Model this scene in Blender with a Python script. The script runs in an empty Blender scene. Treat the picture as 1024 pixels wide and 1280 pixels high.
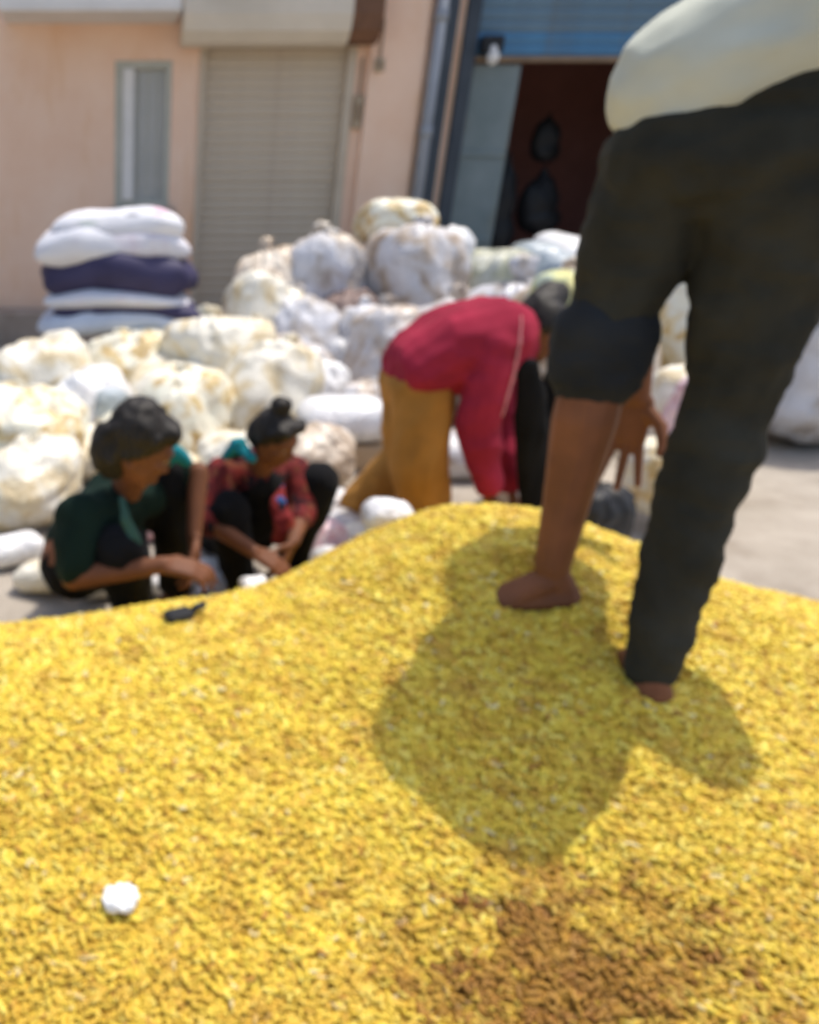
import bpy, math, random
import numpy as np
from mathutils import Vector, Matrix, Euler, noise as mn

random.seed(7)
rng = np.random.default_rng(7)
scene = bpy.context.scene
COL = scene.collection
PI = math.pi

# ------------------------------------------------------------------ camera
CAM_H, PITCH, FPX, CX, CY = 1.35, math.radians(21.8), 1000.0, 130.0, 640.0
cam_data = bpy.data.cameras.new("camera")
cam = bpy.data.objects.new("camera", cam_data)
COL.objects.link(cam)
cam.location = (0, 0, CAM_H)
cam.rotation_euler = (math.radians(90) - PITCH, 0, 0)
cam_data.sensor_fit = 'VERTICAL'
cam_data.sensor_height = 36.0
cam_data.lens = FPX / 1280.0 * 36.0
cam_data.shift_x = (512 - CX) / 1280.0
cam_data.dof.use_dof = True              # the phone focused too near: everything a little soft
cam_data.dof.focus_distance = 0.30
cam_data.dof.aperture_fstop = 9.0
cam_data.clip_start = 0.05
cam_data.clip_end = 200
scene.camera = cam

# ------------------------------------------------------------------ sky, sun, exposure
TO_SUN = Vector((0.31, 0.235, 1.0)).normalized()
world = bpy.data.worlds.new("World")
scene.world = world
world.use_nodes = True
wn = world.node_tree.nodes
sky = wn.new("ShaderNodeTexSky")
sky.sky_type = 'NISHITA'
sky.sun_disc = False
sky.sun_elevation = math.asin(TO_SUN.z)
sky.sun_rotation = math.atan2(TO_SUN.x, TO_SUN.y)
sky.dust_density = 3.0
wn["Background"].inputs["Strength"].default_value = 0.15
world.node_tree.links.new(sky.outputs[0], wn["Background"].inputs["Color"])
sun_data = bpy.data.lights.new("sun", 'SUN')
sun_data.energy = 2.6
sun_data.angle = math.radians(0.5)
sun_data.color = (1.0, 0.94, 0.84)
sun = bpy.data.objects.new("sun", sun_data)
COL.objects.link(sun)
sun.rotation_euler = TO_SUN.to_track_quat('Z', 'Y').to_euler()
scene.view_settings.view_transform = 'Standard'
scene.view_settings.look = 'None'
scene.view_settings.gamma = 1.0
scene.view_settings.use_curve_mapping = False
scene.view_settings.exposure = 0.50
scene.render.engine = 'CYCLES'
scene.cycles.max_bounces = 6
scene.cycles.use_denoising = True


def at(px, py, d):
    """world point seen at photo pixel (px, py) whose distance along the street normal is d"""
    X = (px - CX) / FPX
    Y = (py - CY) / FPX
    t = d / (math.cos(PITCH) - Y * math.sin(PITCH))
    return Vector((X * t, d, CAM_H - t * (math.sin(PITCH) + Y * math.cos(PITCH))))


def mpp(py, d):
    """metres per photo pixel there"""
    Y = (py - CY) / FPX
    return d / (math.cos(PITCH) - Y * math.sin(PITCH)) / FPX


# ------------------------------------------------------------------ materials
def nt(name):
    m = bpy.data.materials.new(name)
    m.use_nodes = True
    t = m.node_tree
    return m, t, t.nodes["Principled BSDF"]


def N(t, typ, **kw):
    n = t.nodes.new(typ)
    for k, v in kw.items():
        if k in n.inputs:
            n.inputs[k].default_value = v
        else:
            setattr(n, k, v)
    return n


def coords(t, which="Object", scale=(1, 1, 1)):
    c = N(t, "ShaderNodeTexCoord")
    m = N(t, "ShaderNodeMapping")
    m.inputs["Scale"].default_value = scale
    t.links.new(c.outputs[which], m.inputs["Vector"])
    return m.outputs["Vector"]


def ramp(t, fac, stops, interp='LINEAR'):
    r = N(t, "ShaderNodeValToRGB")
    r.color_ramp.interpolation = interp
    el = r.color_ramp.elements
    while len(el) > 1:
        el.remove(el[-1])
    el[0].position = stops[0][0]
    el[0].color = (*stops[0][1], 1)
    for p, c in stops[1:]:
        e = el.new(p)
        e.color = (*c, 1)
    t.links.new(fac, r.inputs["Fac"])
    return r.outputs["Color"]


def mixc(t, fac, a, b, mode='MIX'):
    n = N(t, "ShaderNodeMix", data_type='RGBA', blend_type=mode)
    for sock, v in ((n.inputs[0], fac), (n.inputs[6], a), (n.inputs[7], b)):
        if isinstance(v, (int, float)):
            sock.default_value = v
        elif isinstance(v, tuple):
            sock.default_value = (*v, 1)
        else:
            t.links.new(v, sock)
    return n.outputs[2]


def bump(t, bsdf, height, strength=0.3, dist=0.01):
    b = N(t, "ShaderNodeBump", Strength=strength, Distance=dist)
    t.links.new(height, b.inputs["Height"])
    t.links.new(b.outputs[0], bsdf.inputs["Normal"])


def mottled(name, c1, c2, scale=3.0, rough=0.85, bs=0.2, bd=0.004, fine=60, stains=None, spec=0.3, metal=0.0):
    m, t, b = nt(name)
    v = coords(t)
    n1 = N(t, "ShaderNodeTexNoise", Scale=scale, Detail=6.0, Roughness=0.65)
    t.links.new(v, n1.inputs["Vector"])
    col = ramp(t, n1.outputs["Fac"], [(0.3, c1), (0.7, c2)])
    if stains:
        v2 = coords(t, scale=(1, 1, 0.25))
        n2 = N(t, "ShaderNodeTexNoise", Scale=2.2, Detail=8.0, Roughness=0.7)
        t.links.new(v2, n2.inputs["Vector"])
        f = ramp(t, n2.outputs["Fac"], [(0.52, (0, 0, 0)), (0.72, (1, 1, 1))])
        col = mixc(t, f, col, stains)
    t.links.new(col, b.inputs["Base Color"])
    n3 = N(t, "ShaderNodeTexNoise", Scale=float(fine), Detail=4.0)
    t.links.new(v, n3.inputs["Vector"])
    bump(t, b, n3.outputs["Fac"], bs, bd)
    b.inputs["Roughness"].default_value = rough
    b.inputs["Specular IOR Level"].default_value = spec
    b.inputs["Metallic"].default_value = metal
    return m


def cloth(name, c, var=0.25, weave=900, rough=0.9, patch=None, patch_scale=9.0, stripes=None):
    m, t, b = nt(name)
    v = coords(t)
    n1 = N(t, "ShaderNodeTexNoise", Scale=7.0, Detail=5.0)
    t.links.new(v, n1.inputs["Vector"])
    lo = tuple(x * (1 - var) for x in c)
    hi = tuple(min(1, x * (1 + var)) for x in c)
    col = ramp(t, n1.outputs["Fac"], [(0.3, lo), (0.7, hi)])
    if patch:
        vo = N(t, "ShaderNodeTexVoronoi", Scale=patch_scale)
        t.links.new(v, vo.inputs["Vector"])
        sep = N(t, "ShaderNodeSeparateColor")
        t.links.new(vo.outputs["Color"], sep.inputs[0])
        stops = [(0.0, (0, 0, 0))]
        pc = ramp(t, sep.outputs[1], [(i / len(patch), q) for i, q in enumerate(patch)], 'CONSTANT')
        f = ramp(t, sep.outputs[0], [(0.0, (0, 0, 0)), (0.55, (1, 1, 1))], 'CONSTANT')
        col = mixc(t, f, col, pc)
    if stripes:
        w = N(t, "ShaderNodeTexWave", Scale=stripes[1], Distortion=1.5)
        w.bands_direction = stripes[2] if len(stripes) > 2 else 'X'
        t.links.new(v, w.inputs["Vector"])
        f = ramp(t, w.outputs["Fac"], [(0.62, (0, 0, 0)), (0.72, (1, 1, 1))])
        col = mixc(t, f, col, stripes[0])
    t.links.new(col, b.inputs["Base Color"])
    n2 = N(t, "ShaderNodeTexNoise", Scale=float(weave), Detail=2.0)
    n3 = N(t, "ShaderNodeTexNoise", Scale=45.0, Detail=4.0)
    t.links.new(v, n2.inputs["Vector"])
    t.links.new(v, n3.inputs["Vector"])
    bump(t, b, mixc(t, 0.5, n2.outputs["Color"], n3.outputs["Color"]), 0.25, 0.003)
    b.inputs["Roughness"].default_value = rough
    b.inputs["Specular IOR Level"].default_value = 0.08
    b.inputs["Sheen Weight"].default_value = 0.02
    return m


def skin_mat(name, c):
    m, t, b = nt(name)
    v = coords(t)
    n1 = N(t, "ShaderNodeTexNoise", Scale=14.0, Detail=6.0)
    t.links.new(v, n1.inputs["Vector"])
    col = ramp(t, n1.outputs["Fac"], [(0.3, tuple(x * 0.8 for x in c)), (0.7, tuple(x * 1.15 for x in c))])
    t.links.new(col, b.inputs["Base Color"])
    n2 = N(t, "ShaderNodeTexNoise", Scale=260.0, Detail=3.0)
    t.links.new(v, n2.inputs["Vector"])
    bump(t, b, n2.outputs["Fac"], 0.15, 0.001)
    b.inputs["Roughness"].default_value = 0.65
    b.inputs["Specular IOR Level"].default_value = 0.3
    b.inputs["Subsurface Weight"].default_value = 0.10
    b.inputs["Subsurface Radius"].default_value = (0.012, 0.005, 0.003)
    b.inputs["Subsurface Scale"].default_value = 0.5
    return m


def hair_mat(name="black_hair"):
    m, t, b = nt(name)
    v = coords(t, scale=(160, 160, 12))
    n = N(t, "ShaderNodeTexNoise", Scale=1.0, Detail=3.0)
    t.links.new(v, n.inputs["Vector"])
    t.links.new(ramp(t, n.outputs["Fac"], [(0.35, (0.006, 0.005, 0.004)), (0.75, (0.03, 0.023, 0.018))]), b.inputs["Base Color"])
    bump(t, b, n.outputs["Fac"], 0.5, 0.003)
    b.inputs["Roughness"].default_value = 0.6
    b.inputs["Specular IOR Level"].default_value = 0.3
    return m


def plastic_sack(name, film, inner, inner2, scale=9.0, cloud=0.5, rough=0.42):
    """thin cloudy plastic film crumpled round a jumble of packets"""
    m, t, b = nt(name)
    v = coords(t)
    nz = N(t, "ShaderNodeTexNoise", Scale=scale * 0.8, Detail=3.0)
    t.links.new(v, nz.inputs["Vector"])
    dv = N(t, "ShaderNodeVectorMath", operation='MULTIPLY_ADD')
    t.links.new(nz.outputs["Color"], dv.inputs[0])
    dv.inputs[1].default_value = (0.22, 0.22, 0.22)
    t.links.new(v, dv.inputs[2])
    n1 = N(t, "ShaderNodeTexNoise", Scale=scale, Detail=3.0, Roughness=0.55)
    t.links.new(dv.outputs[0], n1.inputs["Vector"])
    mid = tuple((a * 0.55 + c * 0.45) for a, c in zip(inner, film))
    c0 = 0.50 - 0.1 * cloud
    cell = ramp(t, n1.outputs["Fac"], [(0.37, inner2), (0.43, inner), (c0 + 0.01, mid), (c0 + 0.07, film), (0.68, tuple(min(0.88, x * 1.15) for x in film))])
    n2 = N(t, "ShaderNodeTexNoise", Scale=scale * 3.2, Detail=5.0, Roughness=0.7)
    t.links.new(dv.outputs[0], n2.inputs["Vector"])
    cl = ramp(t, n2.outputs["Fac"], [(0.54, (0, 0, 0)), (0.70, (0.6, 0.6, 0.6))])
    col = mixc(t, cl, cell, film)
    t.links.new(col, b.inputs["Base Color"])
    n3 = N(t, "ShaderNodeTexNoise", Scale=24.0, Detail=6.0, Roughness=0.65)
    n3.noise_type = 'RIDGED_MULTIFRACTAL'
    t.links.new(v, n3.inputs["Vector"])
    vx = N(t, "ShaderNodeTexVoronoi", Scale=13.0, feature='DISTANCE_TO_EDGE')
    t.links.new(dv.outputs[0], vx.inputs["Vector"])
    bump(t, b, mixc(t, 0.45, n3.outputs["Fac"], ramp(t, vx.outputs["Distance"], [(0.0, (1, 1, 1)), (0.10, (0.3, 0.3, 0.3)), (0.4, (0, 0, 0))])), 0.55, 0.012)
    b.inputs["Roughness"].default_value = rough
    b.inputs["Specular IOR Level"].default_value = 0.6
    return m


# ------------------------------------------------------------------ object helpers
def link(o, parent=None):
    COL.objects.link(o)
    if parent:
        o.parent = parent
    return o


def tag(o, label=None, cat=None, group=None, kind=None):
    for k, v in (("label", label), ("category", cat), ("group", group), ("kind", kind)):
        if v:
            o[k] = v
    return o


def empty(name, loc, label, cat, group=None, rz=0.0):
    o = bpy.data.objects.new(name, None)
    o.empty_display_size = 0.1
    o.location = loc
    o.rotation_euler = (0, 0, rz)
    return tag(link(o), label, cat, group)


def mesh_obj(name, verts, faces, m, parent=None, smooth=True, loc=None):
    me = bpy.data.meshes.new(name)
    me.from_pydata([tuple(v) for v in verts], [], faces)
    me.materials.append(m)
    if smooth:
        me.shade_smooth()
    o = bpy.data.objects.new(name, me)
    link(o, parent)
    if loc is not None:
        o.location = loc
    return o


class MB:
    """collects simple shapes into one mesh"""
    def __init__(s):
        s.v, s.f = [], []

    def add(s, vs, fs):
        k = len(s.v)
        s.v += [Vector(q) for q in vs]
        s.f += [tuple(i + k for i in f) for f in fs]

    def box(s, x0, x1, y0, y1, z0, z1, bv=0.0, M=None):
        if bv <= 0:
            vs = [(x, y, z) for z in (z0, z1) for y in (y0, y1) for x in (x0, x1)]
            fs = [(0, 2, 3, 1), (4, 5, 7, 6), (0, 1, 5, 4), (2, 6, 7, 3), (0, 4, 6, 2), (1, 3, 7, 5)]
        else:
            vs, idx = [], {}
            xs, ys, zs = (x0, x1), (y0, y1), (z0, z1)
            for i in (0, 1):
                for j in (0, 1):
                    for k in (0, 1):
                        sx, sy, sz = (1 - 2 * i) * bv, (1 - 2 * j) * bv, (1 - 2 * k) * bv
                        for a in range(3):
                            p = [xs[i] + sx, ys[j] + sy, zs[k] + sz]
                            p[a] = (xs, ys, zs)[a][(i, j, k)[a]]
                            idx[(i, j, k, a)] = len(vs)
                            vs.append(tuple(p))
            g = lambda i, j, k, a: idx[(i, j, k, a)]
            fs = []
            for i in (0, 1):
                q = [g(i, 0, 0, 0), g(i, 1, 0, 0), g(i, 1, 1, 0), g(i, 0, 1, 0)]
                fs.append(tuple(q if i else q[::-1]))
                q = [g(0, i, 0, 1), g(1, i, 0, 1), g(1, i, 1, 1), g(0, i, 1, 1)]
                fs.append(tuple(q[::-1] if i else q))
                q = [g(0, 0, i, 2), g(1, 0, i, 2), g(1, 1, i, 2), g(0, 1, i, 2)]
                fs.append(tuple(q if i else q[::-1]))
            for j in (0, 1):
                for k in (0, 1):
                    fs.append((g(0, j, k, 1), g(1, j, k, 1), g(1, j, k, 2), g(0, j, k, 2)))
                    fs.append((g(j, 0, k, 0), g(j, 1, k, 0), g(j, 1, k, 2), g(j, 0, k, 2)))
                    fs.append((g(j, k, 0, 0), g(j, k, 1, 0), g(j, k, 1, 1), g(j, k, 0, 1)))
                    for i in (0, 1):
                        pass
            for i in (0, 1):
                for j in (0, 1):
                    for k in (0, 1):
                        fs.append((g(i, j, k, 0), g(i, j, k, 1), g(i, j, k, 2)))
        if M is not None:
            vs = [M @ Vector(q) for q in vs]
        s.add(vs, fs)
        return s

    def rings(s, rings, cap=True):
        """rings: list of equally long point lists"""
        n = len(rings[0])
        k = len(s.v)
        for r in rings:
            s.v += [Vector(q) for q in r]
        for a in range(len(rings) - 1):
            for i in range(n):
                j = (i + 1) % n
                s.f.append((k + a * n + i, k + a * n + j, k + (a + 1) * n + j, k + (a + 1) * n + i))
        if cap:
            s.f.append(tuple(k + i for i in range(n))[::-1])
            s.f.append(tuple(k + (len(rings) - 1) * n + i for i in range(n)))
        return s

    def cap(s, p0, p1, r0, r1=None, n=12, flat=1.0, up=None):
        """tapered capsule; flat squeezes it along `up`"""
        p0, p1 = Vector(p0), Vector(p1)
        r1 = r0 if r1 is None else r1
        ax = p1 - p0
        L = ax.length
        ax = ax / L if L > 1e-6 else Vector((0, 0, 1))
        u = Vector(up) if up is not None else (Vector((0, 0, 1)) if abs(ax.z) < 0.9 else Vector((0, 1, 0)))
        e1 = ax.cross(u).normalized()
        e2 = e1.cross(ax).normalized()
        rs = []
        st = [(-0.97, 0.2), (-0.75, 0.66), (-0.4, 0.92), (0, 1)]
        for a, b in st:
            rs.append((p0 + ax * r0 * a, r0 * b))
        for a, b in reversed(st):
            rs.append((p1 - ax * r1 * a, r1 * b))
        s.rings([[c + e1 * (r * math.cos(2 * PI * i / n)) + e2 * (r * flat * math.sin(2 * PI * i / n)) for i in range(n)] for c, r in rs])
        return s

    def chain(s, pts, rads, **kw):
        for i in range(len(pts) - 1):
            s.cap(pts[i], pts[i + 1], rads[i], rads[i + 1], **kw)
        return s

    def ell(s, c, rx, ry, rz, M=None, n=16, m=10):
        c = Vector(c)
        R = M or Matrix.Identity(3)
        rs = []
        for a in range(m + 1):
            th = PI * (0.03 + 0.94 * a / m)
            rs.append([c + R @ Vector((rx * math.sin(th) * math.cos(2 * PI * i / n), ry * math.sin(th) * math.sin(2 * PI * i / n), -rz * math.cos(th))) for i in range(n)])
        s.rings(rs)
        return s

    def tube(s, pts, r, n=10, cap=True):
        rs = []
        for i, q in enumerate(pts):
            q = Vector(q)
            a = Vector(pts[max(0, i - 1)])
            b = Vector(pts[min(len(pts) - 1, i + 1)])
            ax = (b - a).normalized()
            u = Vector((0, 0, 1)) if abs(ax.z) < 0.9 else Vector((0, 1, 0))
            e1 = ax.cross(u).normalized()
            e2 = e1.cross(ax)
            rr = r[i] if isinstance(r, (list, tuple)) else r
            rs.append([q + e1 * (rr * math.cos(2 * PI * k / n)) + e2 * (rr * math.sin(2 * PI * k / n)) for k in range(n)])
        return s.rings(rs, cap)

    def build(s, name, m, parent=None, smooth=False, loc=None):
        return mesh_obj(name, s.v, s.f, m, parent, smooth, loc)


def fused(name, mb, voxel, m, parent=None, smooth=3, wrinkle=None, local=None):
    """fuse the collected shapes into one continuous skin"""
    me = bpy.data.meshes.new("tmp")
    me.from_pydata([tuple(v) for v in mb.v], [], mb.f)
    ob = bpy.data.objects.new("tmp", me)
    COL.objects.link(ob)
    r = ob.modifiers.new("r", 'REMESH')
    r.mode = 'VOXEL'
    r.voxel_size = voxel
    if smooth:
        k = ob.modifiers.new("s", 'SMOOTH')
        k.factor = 0.5
        k.iterations = smooth
    dg = bpy.context.evaluated_depsgraph_get()
    out = bpy.data.meshes.new_from_object(ob.evaluated_get(dg))
    bpy.data.objects.remove(ob)
    bpy.data.meshes.remove(me)
    if wrinkle:
        n = len(out.vertices)
        co = np.empty(n * 3)
        no = np.empty(n * 3)
        out.vertices.foreach_get("co", co)
        out.vertex_normals.foreach_get("vector", no)
        co = co.reshape(-1, 3)
        no = no.reshape(-1, 3)
        dsp = np.array([wrinkle(Vector(c)) for c in co])
        co = co + no * dsp[:, None]
        out.vertices.foreach_set("co", co.ravel())
    out.name = name
    out.materials.clear()
    out.materials.append(m)
    out.shade_smooth()
    o = bpy.data.objects.new(name, out)
    if parent:
        inv = Matrix.Translation(-Vector(parent.location))
        out.transform(inv)
    link(o, parent)
    return o


def folds(amp=0.012, k=9.0, stretch=(1, 1, 0.45), seed=0.0, fine=0.3):
    sv = Vector(stretch)
    def f(c):
        q = Vector((c.x * sv.x, c.y * sv.y, c.z * sv.z)) * k + Vector((seed, seed * 1.7, -seed))
        a = 1.0 - 2.0 * abs(mn.noise(q))
        b = mn.noise(q * 2.7)
        return amp * (0.8 * a + fine * b - 0.4)
    return f


# ------------------------------------------------------------------ materials in use
M = {}
M['peach'] = mottled("peach_plaster", (0.82, 0.54, 0.375), (0.88, 0.64, 0.48), 1.6, 0.9, 0.3, 0.005, 70, stains=(0.76, 0.46, 0.25))
M['plinth'] = mottled("stained_cement", (0.30, 0.24, 0.19), (0.42, 0.35, 0.29), 3.0, 0.9, 0.4, 0.006, 50, stains=(0.20, 0.14, 0.10))
M['ground'] = mottled("dusty_ground", (0.30, 0.26, 0.21), (0.44, 0.39, 0.33), 2.5, 0.95, 0.5, 0.01, 45, stains=(0.22, 0.18, 0.14))
M['taupe'] = mottled("taupe_painted_metal", (0.50, 0.41, 0.30), (0.58, 0.49, 0.37), 2.0, 0.5, 0.08, 0.003, 120, stains=(0.45, 0.36, 0.27), spec=0.4)
M['hood'] = mottled("cream_painted_sheet", (0.60, 0.53, 0.42), (0.70, 0.62, 0.50), 2.0, 0.5, 0.06, 0.003, 90, spec=0.4)
M['rust'] = mottled("rusty_brown_steel", (0.12, 0.06, 0.035), (0.20, 0.10, 0.055), 6.0, 0.75, 0.3, 0.004, 60)
M['pipe'] = mottled("grey_painted_pipe", (0.24, 0.26, 0.29), (0.34, 0.36, 0.39), 4.0, 0.45, 0.1, 0.003, 80, spec=0.5)
M['dark_steel'] = mottled("dark_blue_steel", (0.028, 0.038, 0.05), (0.05, 0.062, 0.078), 4.0, 0.5, 0.1, 0.003, 90, spec=0.4)
M['dusty_blue'] = mottled("dusty_blue_steel", (0.09, 0.16, 0.22), (0.13, 0.21, 0.27), 3.0, 0.5, 0.08, 0.003, 100, stains=(0.12, 0.14, 0.15), spec=0.4)
M['blue'] = mottled("blue_painted_steel", (0.045, 0.15, 0.28), (0.07, 0.21, 0.36), 3.0, 0.45, 0.08, 0.003, 100, stains=(0.10, 0.14, 0.17), spec=0.45)
M['greyleaf'] = mottled("grey_green_painted_panel", (0.15, 0.19, 0.19), (0.22, 0.26, 0.26), 2.2, 0.6, 0.1, 0.003, 60, stains=(0.20, 0.19, 0.13))
M['maroon'] = mottled("maroon_painted_plaster", (0.21, 0.088, 0.068), (0.26, 0.112, 0.088), 2.0, 0.85, 0.2, 0.004, 60)
M['beam'] = mottled("weathered_brown_timber", (0.20, 0.14, 0.09), (0.28, 0.20, 0.13), 5.0, 0.8, 0.3, 0.004, 60)
M['winframe'] = mottled("pale_green_grey_frame", (0.40, 0.40, 0.33), (0.50, 0.49, 0.42), 5.0, 0.6, 0.1, 0.003, 60)
M['winpane'] = mottled("dusty_pane", (0.44, 0.44, 0.41), (0.52, 0.51, 0.48), 3.0, 0.25, 0.05, 0.002, 40, spec=0.5)
M['white_paint'] = mottled("off_white_paint", (0.66, 0.64, 0.60), (0.76, 0.74, 0.70), 4.0, 0.6, 0.1, 0.003, 70)
M['black_plastic'] = mottled("black_plastic", (0.012, 0.012, 0.013), (0.025, 0.025, 0.027), 8.0, 0.5, 0.2, 0.004, 60)
M['steel'] = mottled("dull_steel", (0.42, 0.43, 0.44), (0.52, 0.53, 0.54), 8.0, 0.35, 0.1, 0.002, 90, metal=0.9)
M['card'] = mottled("brown_cardboard", (0.40, 0.29, 0.17), (0.48, 0.35, 0.22), 5.0, 0.9, 0.15, 0.003, 120)
M['woven_white'] = mottled("white_woven_sack", (0.62, 0.63, 0.68), (0.76, 0.76, 0.80), 4.0, 0.6, 0.4, 0.006, 140, stains=(0.60, 0.50, 0.56))
def printed_sack():
    m = mottled("printed_white_sack", (0.68, 0.68, 0.72), (0.80, 0.80, 0.83), 4.0, 0.6, 0.4, 0.006, 140)
    t = m.node_tree
    b = t.nodes["Principled BSDF"]
    src = b.inputs["Base Color"].links[0].from_socket
    for (cx_, cz_, rx_, rz_, colr) in ((0.04, 0.17, 0.12, 0.04, (0.16, 0.17, 0.20)), (0.25, 0.20, 0.18, 0.09, (0.72, 0.48, 0.58)), (-0.25, 0.12, 0.2, 0.05, (0.60, 0.66, 0.62))):
        tc = N(t, "ShaderNodeTexCoord")
        nz = N(t, "ShaderNodeTexNoise", Scale=9.0, Detail=3.0)
        t.links.new(tc.outputs["Object"], nz.inputs["Vector"])
        mp_ = N(t, "ShaderNodeMapping")
        mp_.inputs["Location"].default_value = (-cx_ / rx_, 0, -cz_ / rz_)
        mp_.inputs["Scale"].default_value = (1 / rx_, 0, 1 / rz_)
        t.links.new(tc.outputs["Object"], mp_.inputs["Vector"])
        ln = N(t, "ShaderNodeVectorMath", operation='LENGTH')
        t.links.new(mp_.outputs[0], ln.inputs[0])
        ad = N(t, "ShaderNodeMath", operation='ADD')
        t.links.new(ln.outputs["Value"], ad.inputs[0])
        t.links.new(nz.outputs["Fac"], ad.inputs[1])
        f = ramp(t, ad.outputs[0], [(0.0, (0.9, 0.9, 0.9)), (0.78, (0.9, 0.9, 0.9)), (1.15, (0, 0, 0))])
        mr = f
        src = mixc(t, mr, src, colr)
    t.links.new(src, b.inputs["Base Color"])
    return m
M['woven_print'] = printed_sack()
M['woven_navy'] = mottled("navy_woven_sack", (0.028, 0.024, 0.065), (0.05, 0.045, 0.11), 5.0, 0.6, 0.4, 0.006, 140)
M['woven_blue'] = mottled("pale_blue_woven_sack", (0.46, 0.52, 0.62), (0.62, 0.67, 0.75), 5.0, 0.6, 0.4, 0.006, 140)
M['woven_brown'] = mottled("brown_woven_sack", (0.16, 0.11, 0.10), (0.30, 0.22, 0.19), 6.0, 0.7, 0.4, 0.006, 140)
M['jute'] = mottled("tan_sacking", (0.36, 0.28, 0.19), (0.50, 0.40, 0.28), 6.0, 0.9, 0.5, 0.006, 160)
M['s_clear'] = plastic_sack("clear_sack_beige", (0.58, 0.56, 0.56), (0.47, 0.38, 0.29), (0.34, 0.26, 0.20), 5.5, 0.35)
M['s_grey'] = plastic_sack("clear_sack_grey", (0.58, 0.58, 0.61), (0.45, 0.41, 0.37), (0.33, 0.29, 0.27), 5.5, 0.4)
M['s_tan'] = plastic_sack("clear_sack_tan", (0.62, 0.55, 0.46), (0.52, 0.41, 0.30), (0.38, 0.28, 0.19), 5.5, 0.35)
M['s_cream'] = plastic_sack("clear_sack_cream", (0.76, 0.72, 0.61), (0.70, 0.60, 0.40), (0.62, 0.50, 0.30), 6.0, 0.5)
M['s_yellow'] = plastic_sack("clear_sack_yellow", (0.80, 0.76, 0.62), (0.72, 0.56, 0.26), (0.56, 0.38, 0.16), 7.0, 0.55)
M['s_white'] = plastic_sack("white_film", (0.80, 0.80, 0.80), (0.70, 0.68, 0.66), (0.62, 0.62, 0.64), 8.0, 0.6)
M['s_blue'] = plastic_sack("blue_grey_film", (0.40, 0.46, 0.50), (0.28, 0.33, 0.36), (0.34, 0.38, 0.38), 6.0, 0.6)
M['s_green'] = plastic_sack("green_grey_film", (0.48, 0.49, 0.42), (0.40, 0.40, 0.25), (0.36, 0.38, 0.32), 6.0, 0.5)
M['s_mint'] = cloth("pale_yellow_green_cloth", (0.60, 0.62, 0.34), 0.2, patch=[(0.60, 0.66, 0.50), (0.66, 0.62, 0.30)], patch_scale=12)
M['s_pink'] = plastic_sack("pink_film", (0.74, 0.56, 0.60), (0.66, 0.30, 0.34), (0.70, 0.62, 0.64), 22.0, 0.4)
M['skin'] = skin_mat("brown_skin", (0.20, 0.074, 0.030))
M['skin2'] = skin_mat("dark_brown_skin", (0.165, 0.062, 0.027))
M['hair'] = hair_mat()
M['olive'] = cloth("dark_olive_trouser", (0.036, 0.034, 0.025), 0.35)
M['cuff'] = cloth("dark_blue_grey_cuff", (0.026, 0.028, 0.030), 0.25)
M['shirt'] = cloth("pale_grey_green_shirt", (0.52, 0.53, 0.44), 0.10)
M['red'] = cloth("crimson_kurta", (0.31, 0.024, 0.050), 0.25)
M['pinktrim'] = cloth("pink_trim", (0.62, 0.25, 0.25), 0.2)
M['ochre'] = cloth("ochre_salwar", (0.40, 0.19, 0.045), 0.2)
M['black_cloth'] = cloth("black_cloth", (0.010, 0.010, 0.011), 0.3)
M['maroon_cloth'] = cloth("maroon_sleeve", (0.14, 0.024, 0.024), 0.3, patch=[(0.04, 0.012, 0.016), (0.20, 0.030, 0.026), (0.02, 0.015, 0.02), (0.16, 0.05, 0.03)], patch_scale=42)
M['panel'] = cloth("printed_panel", (0.22, 0.03, 0.03), 0.3, patch=[(0.03, 0.08, 0.22), (0.30, 0.05, 0.035), (0.20, 0.10, 0.03), (0.02, 0.02, 0.03)], patch_scale=38)
M['teal'] = cloth("teal_cloth", (0.02, 0.22, 0.26), 0.25)
M['dkgreen'] = cloth("dark_green_tunic", (0.009, 0.021, 0.016), 0.3)
M['sage'] = cloth("sage_green_cloth", (0.05, 0.11, 0.085), 0.25)
M['eye'] = mottled("eye_white", (0.36, 0.31, 0.27), (0.42, 0.37, 0.33), 8.0, 0.2)
M['iris'] = mottled("dark_iris", (0.01, 0.007, 0.005), (0.02, 0.012, 0.01), 8.0, 0.1)

# ------------------------------------------------------------------ ground
g = MB()
NX = 60
for j in range(NX + 1):
    for i in range(NX + 1):
        x, y = -30 + i * 1.0, -30 + j * 1.0
        g.v.append(Vector((x, y, 0)))
for j in range(NX):
    for i in range(NX):
        a = j * (NX + 1) + i
        g.f.append((a, a + 1, a + NX + 2, a + NX + 1))
tag(g.build("ground", M['ground'], smooth=True), "dusty pale brown ground in front of the shops", None, None, 'structure')

# ------------------------------------------------------------------ shop building
WY, WT = 8.0, 0.25                       # front face and thickness of the wall
bld = empty("shop_building", (0, WY, 0), "peach plastered shop row with a taupe rolling shutter and a dark open doorway", "building")


def part(mb, name, m, parent=bld, **kw):
    o = mb.build(name, m, parent, **kw)
    if parent is bld:
        o.data.transform(Matrix.Translation(-Vector(bld.location)))
    return o


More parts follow.
